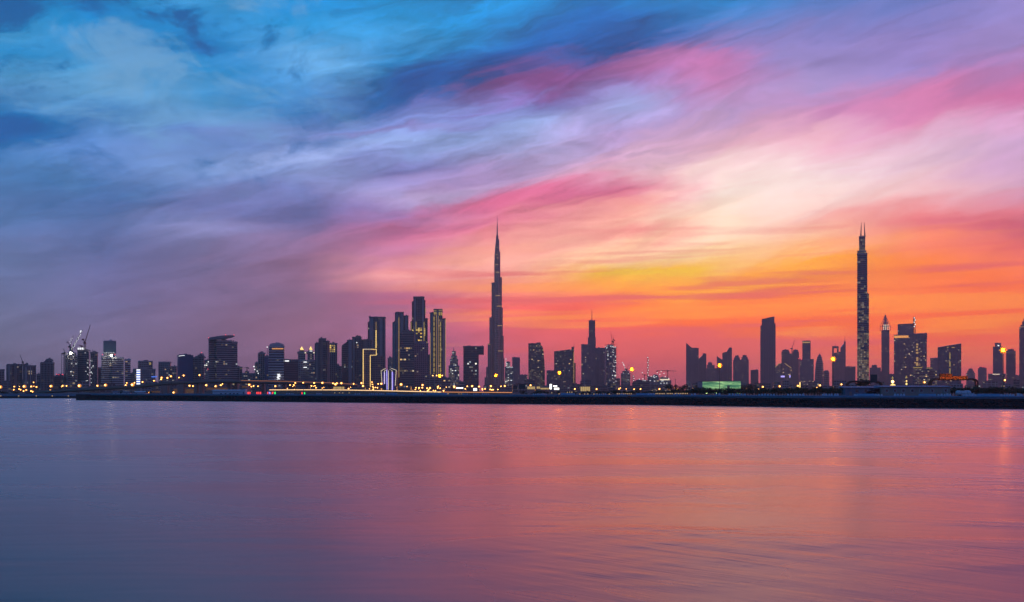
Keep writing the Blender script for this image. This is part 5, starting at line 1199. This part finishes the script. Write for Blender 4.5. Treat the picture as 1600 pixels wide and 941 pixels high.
for i in range(6): MB().box(X(1468 + i*7.6, Yg) - .35, X(1468 + i*7.6, Yg) + .35, Yg - 4.2, Yg - 3.9, Z(594.2, Yg), Z(593.8, Yg)).build('hidden_sign_lamp', M['glow_orange'], r_); MB().box(X(1468 + i*7.6, Yg) - .55, X(1468 + i*7.6, Yg) + .55, Yg - 4.5, Yg - 4.3, Z(594.9, Yg), Z(593.5, Yg)).build('added_lamp_shield', M['gantry'], r_)  # shields added to keep the added lamps out of view
for i in range(6): MB().bar((X(1468 + i*7.6, Yg), Yg - 2.5, Z(594, Yg)), (X(1468 + i*7.6, Yg), Yg - 3.95, Z(594, Yg)), .06, .06, 4).build('hidden_lamp_arm', M['gantry'], r_)
r_ = gantry('arched steel gantry with a blank dark green sign, behind the blue-grey cabin', 560, 1323.5, 1377, 596.3, 606, 606, .5)
MB().box(X(1358.6, 560), X(1368.2, 560), 557.6, 558.0, Z(596.8, 560), Z(585.8, 560)).build('sign_panel', M['green_sign'], r_)
MB().box(X(1358.2, 560), X(1368.6, 560), 558.02, 558.2, Z(597, 560), Z(585.4, 560)).build('sign_frame', M['dark_steel'], r_)
def road_sign(label, Y, x0, x1, y0, y1):
    root = empty('road_sign', (X((x0+x1)/2, Y), Y, GZ), label, 'sign')
    MB().box(X(x0, Y), X(x1, Y), Y - .3, Y, Z(y1, Y), Z(y0, Y)).build('panel', M['green_sign'], root)
    for q in (.25, .75): x = X(x0 + (x1-x0)*q, Y); MB().box(x-.2, x+.2, Y + .02, Y + .4, GZ, Z(y0 + .5, Y)).build('post', M['dark_steel'], root)
road_sign('big dark green road sign seen blank among the lights, nearer the yellow-lit shopfront', 900, 810.8, 821, 600.2, 607.8)
road_sign('smaller dark green blank road sign at the foot of the needle skyscraper hotel', 960, 801.8, 808, 603, 608)
# green-lit hall
Yh = 1150
gm_ = bpy.data.materials.new('green_floodlit_glow'); gm_.use_nodes = True  # floodlight on the front put into the cladding as mottled green glow
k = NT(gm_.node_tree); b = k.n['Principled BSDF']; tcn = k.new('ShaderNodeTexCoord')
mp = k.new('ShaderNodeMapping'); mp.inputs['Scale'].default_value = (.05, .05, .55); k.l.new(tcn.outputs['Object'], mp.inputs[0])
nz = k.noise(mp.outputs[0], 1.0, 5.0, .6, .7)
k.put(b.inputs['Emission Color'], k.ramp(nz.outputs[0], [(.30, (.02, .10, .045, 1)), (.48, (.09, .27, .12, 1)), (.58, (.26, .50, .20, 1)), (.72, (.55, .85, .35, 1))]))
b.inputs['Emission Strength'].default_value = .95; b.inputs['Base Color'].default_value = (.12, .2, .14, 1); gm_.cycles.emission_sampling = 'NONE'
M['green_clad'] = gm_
r_ = empty('exhibition_hall', (X(1127, Yh), Yh, GZ), 'low box-like hall whose whole front glows mottled green', 'hall')
MB().box(X(1097.5, Yh), X(1157.3, Yh), Yh, Yh + 30, GZ, Z(596.2, Yh)).build('wall', M['violet_stone'], r_)
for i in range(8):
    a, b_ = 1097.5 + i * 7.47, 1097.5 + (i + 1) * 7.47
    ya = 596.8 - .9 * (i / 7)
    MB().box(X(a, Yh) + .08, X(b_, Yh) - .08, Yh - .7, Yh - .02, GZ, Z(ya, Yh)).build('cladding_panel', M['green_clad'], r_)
MB().box(X(1136, Yh), X(1139.8, Yh), Yh - 1.1, Yh - .72, GZ, Z(602.6, Yh)).build('door', M['brown_stone'], r_)
MB().box(X(1097, Yh), X(1157.8, Yh), Yh - 1.2, Yh + 30.5, Z(595.9, Yh) + .05, Z(595.3, Yh)).build('roof', M['violet_stone'], r_)
M['green_flood'] = emis('yellow_green_floodlight', [W(.75, 1, .3)], 14, 14, True)
for px in (1104, 1118, 1131, 1149, 1154): MB().box(X(px, Yh) - .5, X(px, Yh) + .5, Yh - 3.2, Yh - 2.6, GZ, GZ + .5).build('floodlight', M['green_flood'], r_)
# lantern building with violet light strips
Yv = 1500
r_ = empty('pavilion', (X(607.5, Yv), Yv, GZ), 'lantern-shaped pavilion outlined in pale light lines with violet glowing strips', 'pavilion')
MB().prism([(X(596, Yv), Yv), (X(619, Yv), Yv), (X(619, Yv), Yv + 20), (X(596, Yv), Yv + 20)], GZ, Z(579, Yv)).build('wall', M['smoke_glass'], r_)
def line(pts, m_, wpx, dy=-.6, nm='light_strip'):
    mb = MB()
    for (ax, ay), (bx, by) in zip(pts, pts[1:]): mb.bar((X(ax, Yv), Yv + dy, Z(ay, Yv)), (X(bx, Yv), Yv + dy, Z(by, Yv)), wpx / F * Yv / 2, None, 4)
    mb.build(nm, M[m_], r_)
line([(597, 601), (595.6, 579.5), (602.5, 576)], 'pale_line', .55); line([(617.6, 603), (619.2, 578.5), (610.8, 575.5)], 'pale_line', .55)
line([(600.7, 600), (600.7, 580), (604, 578.3)], 'pale_line', .6); line([(612.5, 608), (612.8, 579.5), (609, 577.5)], 'pale_line', .6)
line([(604.4, 578), (604.8, 609)], 'violet_line', .9); line([(607, 579), (607, 609)], 'pale_line', .6); line([(612.9, 581), (612.9, 610)], 'violet_line', 1.1); line([(601.3, 582), (601.3, 600)], 'violet_line', .5)
for a, b_, y0, y1 in ((598.2, 600.2, 581, 602), (604.2, 606.4, 580, 609), (613.4, 616, 582, 609)):
    MB().box(X(a, Yv), X(b_, Yv), Yv - .35, Yv - .02, Z(y1, Yv), Z(y0, Yv)).build('glowing_panel', M['violet_glow'], r_)
for px in (603.5, 611): MB().box(X(px, Yv) - .5, X(px, Yv) + .5, Yv - 2.4, Yv - .8, GZ, Z(577, Yv)).build('column', M['grey_concrete'], r_)
# blue striped sign column by the hotel
r_ = empty('sign_column', (X(216, 1400), 1400, GZ), 'tall sign column of alternating white and blue glowing stripes', 'sign')
MB().box(X(213.6, 1400), X(219, 1400), 1400, 1404, GZ, Z(577, 1400)).build('shaft', M['dark_concrete'], r_)
for i in range(14):
    y = 577.5 + i * 1.8; MB().box(X(213.5, 1400), X(219.1, 1400), 1399.2, 1399.95, Z(y + 1.5, 1400), Z(y, 1400)).build('stripe_light', M['sign_white'] if i % 2 == 0 else M['sign_blue'], r_)
# white advertising boxes
def adbox(label, Y, x0, x1, y0, y1, m_='sign_white'):
    root = empty('billboard', (X((x0+x1)/2, Y), Y, GZ), label, 'billboard')
    MB().box(X(x0, Y), X(x1, Y), Y, Y + 1, Z(y1, Y), Z(y0, Y)).build('frame', M['dark_steel'], root)
    MB().box(X(x0 + .3, Y), X(x1 - .3, Y), Y - .3, Y - .01, Z(y1 - .3, Y), Z(y0 + .3, Y)).build('lit_face', M[m_], root)
    for q in (.2, .8): x = X(x0 + (x1-x0)*q, Y); MB().box(x-.25, x+.25, Y + .3, Y + .8, GZ - .1, Z(y1, Y)).build('post', M['dark_steel'], root)
M['sign_hot'] = emis('bright_white_sign', [W(1, .96, .88)], 2.6, 2.6)
adbox('upright blank white glowing billboard before the wing of the slant-topped block', 1350, 858.6, 862.4, 600, 608.6, 'sign_hot')
adbox('wide white glowing billboard, the upper of two by the upright white one', 1350, 864, 870.8, 602.2, 604.8, 'sign_hot')
adbox('wide cream glowing billboard, the lower of two by the upright white one', 1330, 865.5, 874.2, 605.8, 609.4, 'sign_hot')
adbox('white glowing billboard under the white-lit spire hotel', 1300, 712.5, 724, 605.3, 607.6, 'sign_hot')
adbox('small white glowing billboard before the hook-topped building', 1200, 739.5, 745.5, 606.5, 611, 'sign_hot')
adbox('small slanting white glowing sign among trees before the glittering tower', 700, 1317, 1322.6, 604.2, 606, 'sign_hot')
# lit shops along the shore road and lamp-lit walls under the flyover
def shop(label, Y, x0, x1, y0, y1, n, m_='shop'):
    root = empty('shopfront', (X((x0+x1)/2, Y), Y, GZ), label, 'shop')
    MB().box(X(x0, Y), X(x1, Y), Y, Y + 10, GZ, Z(y0 - .8, Y)).build('wall', M['brown_stone'], root)
    for i in range(n):
        a, b_ = x0 + (x1-x0)*(i+.08)/n, x0 + (x1-x0)*(i+.92)/n; f = MB().box(X(a, Y), X(b_, Y), Y - .25, Y - .02, Z(y1, Y), Z(y0, Y)).build('shop_window', M['stall' if 'stall' in label else m_], root)  # dim orange panes under the flyover: painted glow of lamp-lit walls
    MB().box(X(x0, Y) - .4, X(x1, Y) + .4, Y - 1.4, Y - .26, Z(y0 - .2, Y), Z(y0 - .9, Y)).build('awning', M['dark_concrete'], root)
shop('yellow-lit shopfront at the foot of the speckled curve-sided tower', 1300, 824, 836, 604.2, 608.3, 5)
shop('smaller yellow-lit shop beside the foot of the speckled tower', 1300, 838.5, 844, 604.2, 607.6, 2)
shop('long low orange-lit shop row leading to the white billboards', 1320, 844.5, 858, 606.2, 608.6, 6)
shop('golden-lit pavilion shop under the flat tower by the masted tower', 1400, 907, 922, 604.5, 611.3, 5)
shop('orange-lit low stall beneath the flyover, first gap by its thick pier', 1300, 271, 278.5, 607.5, 616, 3)
shop('orange-lit low stall seen beneath the flyover between two piers', 1300, 289, 305, 607.8, 616, 6)
shop('dim orange-lit stall west of the thick flyover pier', 1250, 236, 250, 611, 613.5, 6)
shop('orange-lit low wall-like stall east under the flyover', 1320, 322, 356, 606, 609.3, 9)
shop('small orange canopy stall at the eastern piers of the flyover', 1000, 378, 386, 603, 606, 3)
shop('white-gold lit forecourt shop before the slant-roofed dark tower', 1250, 521, 538, 604.5, 608.2, 7)
# neon signs on the quay road
NEON = [(385.6, 386.9, 'sign_red'), (387.3, 389.2, 'sign_red'), (389.8, 391.3, 'sign_red'), (400.6, 402.4, 'sign_red'), (403.2, 404.3, 'sign_red'), (405.6, 408, 'sign_red'), (417.5, 419, 'sign_red'), (419.6, 420.6, 'sign_blue'),
        (421, 422.3, 'violet_line'), (424.8, 427.3, 'sign_red'), (428.6, 430.8, 'sign_green'), (471, 472.8, 'sign_red'), (475, 476.8, 'sign_green')]
NEONO = []; Yn = 690
for i, (a, b_, m_) in enumerate(NEON):
    root = empty('neon_sign', (X((a+b_)/2, Yn), Yn, GZ)); h0, h1 = (612.5, 617) if i < 11 else (613, 616.5)
    mb = MB()
    if m_ == 'sign_red' and i % 2 == 0:   # curled stroke
        for (ax, ay), (bx, by) in zip([(a, h0 + .3), (b_, h0 + 1), (a + .3, (h0+h1)/2), (b_, h1 - 1), (a, h1)], [(b_, h0 + 1), (a + .3, (h0+h1)/2), (b_, h1 - 1), (a, h1)]):
            mb.bar((X(ax, Yn), Yn, Z(ay, Yn)), (X(bx, Yn), Yn, Z(by, Yn)), .22, .22, 4)
    else: mb.box(X(a + .1, Yn), X(b_ - .1, Yn), Yn - .1, Yn + .1, Z(h1, Yn), Z(h0, Yn))
    mb.build('neon_tube', M[m_], root); MB().box(X(a, Yn), X(b_, Yn), Yn + .25, Yn + .45, GZ - .1, Z(h0 - .3, Yn)).build('backing', M['dark_steel'], root)
    NEONO.append((root, (a + b_) / 2, {'sign_red': 'red', 'sign_blue': 'blue', 'violet_line': 'violet', 'sign_green': 'green'}[m_]))

# ------------------------------------------------------------------ street lamps
def lamp_parts(root, h, style, lens_r, mat_):
    if style == 'mast':
        MB().bar((0,0,0), (0,0,h), .35, .16, 8).build('pole', M['pole'], root)
        hd = MB()
        for j in range(8): a = 2*pi*j/8; hd.bar((0,0,h - .1), (1.0*cos(a), 1.0*sin(a), h - .1), .08, .08, 4)
        hd.bar((0,0,h-.3), (0,0,h+.5), .3, .2, 8); hd.build('lamp_head', M['dark_steel'], root)
        MB().ball((0, 0, h - .2), .62*lens_r, 8, 6, 1.1).build('lamp', M[mat_], root)
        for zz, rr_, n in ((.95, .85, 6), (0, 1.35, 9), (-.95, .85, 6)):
            for j in range(n): a = 2*pi*(j + .5*(zz != 0))/n; MB().ball((rr_*cos(a)*lens_r, rr_*sin(a)*lens_r, h - .2 + zz*lens_r), .42*lens_r, 6, 4, 1.0).build('halo_ball', M['sodium_halo'], root)  # small glowing balls added for the halo round the mast lamp
    else:
        MB().bar((0,0,0), (0,0,h), .16, .09, 6).build('pole', M['pole'], root)
        MB().bar((0,0,h - .1), (0,-1.2,h + .15), .07, .06, 5).build('arm', M['pole'], root)
        MB().box(-.3, .3, -1.9, -1.0, h + .1, h + .32).build('lamp_head', M['dark_steel'], root)
        MB().ball((0, -1.45, h - lens_r * .75 + .06), lens_r, 8, 5, .9).build('globe', M['amber_halo'], root)  # glowing ball added for the halo round the lamp
        MB().ball((0, -1.45 - lens_r * .8, h - lens_r * .75 + .06), lens_r * .40, 6, 5).build('lamp', M[mat_], root)
M['pole'] = mat('galvanised_pole', (.20, .17, .14, 1), .5, .4)
MASTS = [(1567.5, 546.7), (1301.7, 560.8), (1124.5, 570.7), (987.5, 577), (874, 582.3), (775, 586.5), (687, 587.5)]
MLAB = ['tallest sodium lamp mast, nearest the frame edge before the pale-topped tower', 'sodium lamp mast blazing before the square-holed and blade-topped towers', 'sodium lamp mast rising from the front of the green-glowing hall',
        'sodium lamp mast blazing beside the floodlit construction site', 'sodium lamp mast blazing before the slant-topped block with the corner pillar', 'sodium lamp mast blazing before the foot of the needle skyscraper', 'sodium lamp mast blazing before the foot of the gold-striped tower']
for (px, y), lb in zip(MASTS, MLAB):
    d = 22 * F / (HOR - y); root = empty('lamp_mast', (0, 0, 0), lb, 'street lamp', 'high sodium lamp masts'); h = Z(y, d) - GZ
    lamp_parts(root, h, 'mast', min(1.7, .75 + d / 1400), 'sodium'); root.location = (X(px, d), d, GZ)
ST = [(1.5,602.8,2),(10,606,1),(12.8,605,1.3),(7.5,608.6,1),(39,602,2),(50,602.8,1.3),(58,603.6,1.2),(54,596.8,.8),(31,607,1),(22.6,608,1),(42,608.5,1),(38,610,1.2),(49.5,610,1.2),(52,611,1.2),(67.8,611.3,.7),(80.8,601.7,1.8),(77,610.2,1),(79.5,609,1),(80.5,610.5,1),(99,601.6,1.4),(105,602.1,1.1),(96.4,609.4,1),(113.5,607.2,1.2),(116.6,607.9,1),(125,600.8,2.2),
 (153.3,601.5,1.4),(137.4,607,.8),(141.3,606.6,1),(165.8,600,1.9),(166,604.5,1.4),(197.5,600.8,1.4),(199.2,597.6,.9),(208,599,2.3),(211.3,597.3,1),(224,596,1),(242,594,1.1),(241,600.4,1.2),(254,589,1.1),(253,591.8,1),(263,589.4,1.1),(268.4,587,1.1),(281,589.2,.9),(288.3,585.7,1.1),(313,585,1.1),
 (190.5,606.8,1),(277,605.5,1.3),(297,601.4,1.4),(293.5,605,1.6),(302.3,602.2,1.2),(309.7,605,1.4),(233.3,612,1.2),(272.5,612,1.3),(323,600.6,1.5),(337.6,602,1.5),(346,600.8,1.2),(348.5,599.2,.8),(372.8,600,1.2),(390.3,599.6,1.7),(396.7,602,1.2),(430.8,602.3,1.3),(421,606,1.2),
 (459.7,600.7,1.2),(462,597.3,1.1),(453.8,600.8,1),(463,603.5,1),(474.4,597,1.1),(487.2,602,1.2),(491.5,597.3,1.2),(492.6,602,1),(494.2,605,1),(504.4,596.8,1.5),(520.8,598,1.2),(524.8,598.9,1.7),(527,597.8,1.2),(534,597.4,1.5),(541.8,599.7,1),(548.6,600.8,1.1),(553,598.8,1.1),
 (522.8,605.8,1.8),(545,606.2,1.2),(565.3,597.3,1.5),(567.5,601.8,1.5),(566.3,605.7,1.2),(563,608,1.1),(581.7,596.5,.8),(582.2,599.6,1),(582.6,603.2,1.1),(583,607.2,1.4),(586.8,604.5,.9),(590,605,1),(591.3,599,1),(596.3,598.2,1.5),(596.8,606.7,1.3),(599,604.4,1),(602,604.8,1),(616,605.7,1.2),(618.5,604.3,1),(623,605.2,1),(627,599,1.9),(629.3,605,1),(631.5,604.8,.9),(635,605,1.4),(637,604.8,1.4),
 (640.5,604.8,1.2),(644.5,609.6,1.2),(650,605,1),(655,605,1.2),(660.5,600.2,1.5),(660,604.5,1.3),(667.5,605.5,1.2),(672,605.2,1.3),(668.5,609.4,1.2),(657,609.8,1),(684.3,603.4,1.5),(684,605.5,1.1),(687.7,605.8,1),(680.5,609.8,1.2),(693.2,609.6,1.2),(682.5,586,.8),(691.3,586,.9),(676.5,586.3,.7),(710,603,1.7),(718.5,609.6,1.1),(737.8,602,1.5),(730,609.6,1.1),(727,606.8,.9),(748.5,602.9,1.3),
 (767,602,1.4),(754,607.8,1.1),(758,606.8,1),(766,607.6,1.1),(770.5,608,1.1),(778,607.7,1),(782,608.5,1),(788.8,602,1.3),(783.5,607,1),(799,604.3,1.2),(803,611.5,1),(810,611.3,1),(829,601,1.3),(898,606.8,1.2),(932,606.8,1.3),(967,606.8,1.1),(990.5,607.3,1),(1000.5,606.8,1.2),(1030,606.7,1.4),(1044.5,607,1.2),(1057.7,606.5,1.4),(1084.8,605.8,1.5),(1167,603.8,1.4),(1173.7,603.6,1.2),(1191.3,603.2,1.5),(1217.5,602.3,1.5),(1246,601.6,1.4),(1280.3,600.8,1.5),(1313.7,599.4,1.4),(1443,596,1.5),(1568,592.8,1.4),
 (1344.3,596,1.4)]
LR = random.Random(31)
for _ in range(95):
    px = LR.choice((LR.uniform(478, 860), LR.uniform(500, 800), LR.uniform(0, 480), LR.uniform(960, 1320)))
    if 1094 < px < 1160: continue
    ST.append((px, LR.uniform(602.5, 609.3) if px < 860 else LR.uniform(604, 607.5), LR.uniform(.55, 1.05)))
LAMPS = []; protos = {}
for px, y, s in ST:
    d = min(1750, max(700, 14400 / max(2.0, (HOR - y))))
    z = Z(y, d); h = z - GZ
    if h < 2.2: d = 780; h = max(1.4, Z(y, d) - GZ)
    rad = round(s * d / 1024 * .84 + .12, 1); key = (round(h), rad)
    if key not in protos:
        root = empty('street_lamp', (0, 0, 0)); lamp_parts(root, key[0], 'arm', rad, 'sodium_small'); protos[key] = root
    else: root = copy_tree(protos[key])
    root.location = (X(px, d), d, GZ + (h - key[0])); root['category'] = 'street lamp'; root['group'] = 'sodium street lamps of the shore city'
    LAMPS.append((root, px))
# two tiered golden lanterns
for px, y0, lb in ((1394.6, 588, 'tiered golden lantern with a bright middle globe, by the diamond-crowned tower'), (1416.2, 587, 'thinner tiered golden lantern at the foot of the orange-banded tower')):
    d = 900; root = empty('lantern', (X(px, d), d, GZ), lb, 'lantern')
    MB().bar((X(px, d), d, GZ), (X(px, d), d, Z(y0 + 2, d)), .4, .25, 6).build('post', M['pole'], root)
    MB().loft([[(X(px, d) + r*cos(pi/3*j), d + r*sin(pi/3*j), Z(y, d)) for j in range(6)] for r, y in ((.9, y0 + 4), (.8, y0 + 2.5), (.1, y0))]).build('finial_light', M['gold'], root)
    MB().ball((X(px, d), d - .3, Z(y0 + 8.5, d)), 1.15 if px < 1400 else .7, 8, 6).build('globe', M['sodium_small'] if px < 1400 else M['gold_line'], root)
    MB().ball((X(px, d), d - .3, Z(y0 + 13, d)), .8, 8, 6, 1.3).build('globe', M['gold_line'], root)
    if px < 1400:
        for i in range(5): MB().ball((X(px - 3 + i*1.5, d), d - 1, Z(602 - (i % 2), d)), .55, 6, 4).build('bulb', M['gold_line'], root)
r_ = empty('sign_totem', (X(1249.3, 1000), 1000, GZ), 'slim upright yellow glowing totem at the foot of the golden-parapet tower', 'sign')
MB().box(X(1248.6, 1000), X(1250, 1000), 999, 1000, GZ, Z(597.4, 1000)).build('post', M['dark_steel'], r_); MB().box(X(1248.5, 1000), X(1250.1, 1000), 998.6, 998.95, Z(606, 1000), Z(597.5, 1000)).build('lit_face', M['gold_line'], r_)
# small ground-level lamps of the promenade
PL = [(862, 614.5), (873.5, 616), (886.5, 613.8), (890, 613.5), (893.5, 613.5)] + [(906 + i * 1.9, 616.3) for i in range(1)] + [(913.5, 616.3), (918.5, 616.2), (928, 616.3), (933, 616.3), (943, 616.3), (952, 616.4)] + \
     [(964.5 + i * 3.1, 615.9) for i in range(8)] + [(1016 + i * 2.5, 615.8) for i in range(3)] + [(1025 + i * 2.6, 615.7) for i in range(6)] + [(1042.5 + i * 2.6, 615.6) for i in range(4)] + [(1055 + i * 2.7, 615.5) for i in range(8)] + \
     [(1019 + i * 7, 610.7) for i in range(8)] + [(523, 614.5), (530.5, 614.5), (535.5, 614.5), (545.5, 614.5), (699, 616), (717, 616.2), (721, 616.4), (777, 613.5), (700.5, 615.8), (1301.8, 605.5), (1301.8, 608.5), (1568.8, 604), (1569.3, 608), (1497, 608), (1552, 608)]
PROM = []; pp = None
for px, y in PL:
    d = depth_at(px) + 24
    if y < 611: d += 120
    z = Z(y, d)
    if pp is None:
        pp = empty('promenade_lamp', (0, 0, 0)); MB().bar((0,0,-3), (0,0,0), .07, .06, 5).build('post', M['dark_steel'], pp); MB().ball((0, -.05, .15), .27, 6, 4).build('lens', M['spot_warm'], pp); root = pp
    else: root = copy_tree(pp)
    root.location = (X(px, d), d, z); PROM.append((root, px))

# ------------------------------------------------------------------ trees and shrubs on the bank
fm = bpy.data.materials.new('dark_foliage'); fm.use_nodes = True
k = NT(fm.node_tree); b = k.n['Principled BSDF']; g = k.new('ShaderNodeNewGeometry')
k.put(b.inputs['Base Color'], k.ramp(g.outputs['Random Per Island'], [(0, (.035, .05, .02, 1)), (.5, (.05, .07, .03, 1)), (1, (.08, .09, .04, 1))])); b.inputs['Roughness'].default_value = .7
M['leaf'] = fm; M['bark'] = mat('brown_bark', (.08, .055, .04, 1), .9, nscale=2)
TR = random.Random(5)
def crown_mesh(seed, n=420, broad=1.0):
    r = random.Random(seed); mb = MB(); cl = [(r.uniform(-.75, .75)*broad, r.uniform(-.6, .6)*broad, r.uniform(.45, 1.0), r.uniform(.25, .5)) for _ in range(9)]
    for _ in range(n):
        c = r.choice(cl); a = [r.gauss(0, 1) for _ in range(3)]; L = math.sqrt(sum(q*q for q in a)) or 1; q = c[3] * r.uniform(.5, 1.08)
        p = (c[0] + a[0]/L*q, c[1] + a[1]/L*q, c[2] + a[2]/L*q*.75); s = r.uniform(.05, .11)
        u = [r.uniform(-1, 1) for _ in range(3)]; v = [r.uniform(-1, 1) for _ in range(3)]
        mb.quad(*[tuple(p[i] + s*(su*u[i] + sv*v[i]) for i in range(3)) for su, sv in ((-1,-.5),(1,-.5),(1,.5),(-1,.5))])
    return mb
TREEP = []
for sd in range(5):
    root = empty('tree' if sd < 3 else 'shrub', (0, 0, 0)); t_ = MB().bar((0,0,-.2), (.03,0,.5), .07, .045, 6)
    for q in range(5): a = 2*pi*q/5 + sd; t_.bar((.03*q/5,0,.3 + .05*q), (.4*cos(a), .4*sin(a), .75), .03, .012, 4)
    t_.build('trunk', M['bark'], root); crown_mesh(sd * 7 + 1, 420, 1.0 if sd < 3 else 1.35).build('crown', M['leaf'], root); TREEP.append(root)
used_t = [False] * 5; TREES = []
def plant(px, ytop, ybase, d, wide=1.0, i=None):
    i = TR.randrange(5) if i is None else i
    if not used_t[i]: root = TREEP[i]; used_t[i] = True
    else: root = copy_tree(TREEP[i])
    h = (ybase - ytop) / F * d / 1.25; root.location = (X(px, d), d, Z(ybase, d)); root.rotation_euler = (0, 0, TR.uniform(0, 6.3)); root.scale = (h*wide, h*wide, h)
    TREES.append((root, px))
px = 1046
while px < 1322:
    d = depth_at(px) + TR.uniform(25, 50); hi = 605.5 if px > 1080 else 607.5
    plant(px, hi + TR.uniform(-1.2, 2.5), 618.5, d, TR.uniform(.7, 1.05)); px += TR.uniform(3.4, 5.4)
px = 1487
while px < 1602:
    d = depth_at(px) + TR.uniform(30, 55); plant(px, 604.5 + TR.uniform(-1.5, 2.5), 618, d, TR.uniform(.8, 1.2)); px += TR.uniform(4, 6)
px = 815
while px < 1046:
    d = depth_at(px) + TR.uniform(25, 60); plant(px, 612 + TR.uniform(-2, 2) - (1.5 if px > 960 else 0), 617.5, d, TR.uniform(.9, 1.3)); px += TR.uniform(5, 9)
for px, y0, y1, d in ((5, 611, 617.5, 950), (10, 612, 617.5, 952), (25, 611.5, 617, 955), (43, 612.5, 617.5, 950), (47, 612, 617.5, 955), (51, 612.3, 617.5, 950), (188, 611, 616, 770), (205.5, 611.2, 616, 770), (229.5, 610.8, 616.2, 770), (236, 611.8, 616.2, 770),
                     (1345, 595, 606, 560), (1349.5, 590.5, 606, 565), (1353, 594, 606, 560), (1341.5, 597, 606, 562)): plant(px, y0, y1, d, 1.0)
for px in (1163, 1176, 1068, 1050, 1091): plant(px, 599.5 + TR.uniform(-1, 2), 613, 1250, 1.1)
for i, r_ in enumerate(TREEP):
    if not used_t[i]: bpy.data.objects.remove(r_)

# ------------------------------------------------------------------ labels for the repeats
def anchor(px):
    best = None
    for a, b_, y, s in ANCH:
        c = (a + b_) / 2; dd = 0 if a <= px <= b_ else min(abs(px - a), abs(px - b_)) + 3
        dd += abs(px - c) / 40 - min(60, HOR - y) / 200
        if best is None or dd < best[0]: best = (dd, s)
    return best[1]
ORD = ['first', 'second', 'third', 'fourth', 'fifth', 'sixth', 'seventh', 'eighth', 'ninth', 'tenth', 'eleventh', 'twelfth', 'thirteenth', 'fourteenth', 'fifteenth', 'sixteenth', 'seventeenth', 'eighteenth', 'nineteenth', 'twentieth']
def label_row(items, what, rel, cat, group):
    by = {}
    for o, px in items: by.setdefault(anchor(px), []).append((px, o))
    for s, L in by.items():
        L.sort(key=lambda q: q[0]); n = len(L)
        for i, (px, o) in enumerate(L):
            pos = '' if n == 1 else ', leftmost' if i == 0 else ', rightmost' if i == n - 1 else ', %s from left' % ORD[i] if i < (n + 1) / 2 or n - 1 - i > 18 else ', %s from right' % ORD[n - 1 - i]
            tag(o, '%s %s the %s%s' % (what, rel, s, pos), cat, group)
label_row(LAMPS, 'sodium street lamp', 'before', 'street lamp', 'sodium street lamps of the shore city')
label_row(PROM, 'tiny promenade lamp', 'below', 'lamp', 'tiny lamps along the promenade')
label_row(FARL, 'quay lamp', 'below', 'lamp', 'lamps on the farther quay wall')
label_row(CARS, 'car', 'on the road before', 'car', 'cars along the lit shore road')
label_row(BLOCKS, 'concrete block', 'on quay below', 'concrete block', 'concrete blocks along the quay')
label_row(BARS, 'long barrier', 'on quay below', 'barrier', 'long barriers along the quay')
label_row([q for q in TREES if q[0].name.startswith('tree')], 'dark tree', 'below', 'tree', 'dark trees along the bank')
label_row([q for q in TREES if q[0].name.startswith('shrub')], 'dark shrub', 'below', 'shrub', 'dark shrubs along the bank')
label_row(FRINGE, 'low-rise building', 'before', 'building', 'low-rise buildings along the shore')
for colr in ('red', 'blue', 'violet', 'green'):
    L = [(o, px) for o, px, c in NEONO if c == colr]
    for i, (o, px) in enumerate(L):
        n = len(L); pos = '' if n == 1 else ', leftmost of its colour' if i == 0 else ', rightmost of its colour' if i == n - 1 else ', %s of its colour from left' % ORD[i]
        tag(o, 'small %s neon sign on the quay%s' % (colr, pos), 'neon sign', 'coloured neon signs on the quay')

# ------------------------------------------------------------------ evening haze
hz = bpy.data.materials.new('evening_haze'); hz.use_nodes = True
k = NT(hz.node_tree); k.n.clear()
pv = k.new('ShaderNodeVolumePrincipled'); om = k.new('ShaderNodeOutputMaterial'); k.l.new(pv.outputs[0], om.inputs['Volume'])
pv.inputs['Color'].default_value = (1.0, 0.78, 0.67, 1); pv.inputs['Density'].default_value = HAZE; pv.inputs['Anisotropy'].default_value = 0.55
hb = MB().box(-5980, 5980, -150, 7990, -1.0, 862.0)
tag(hb.build('haze', hz), 'thin evening haze over the city', kind='stuff')
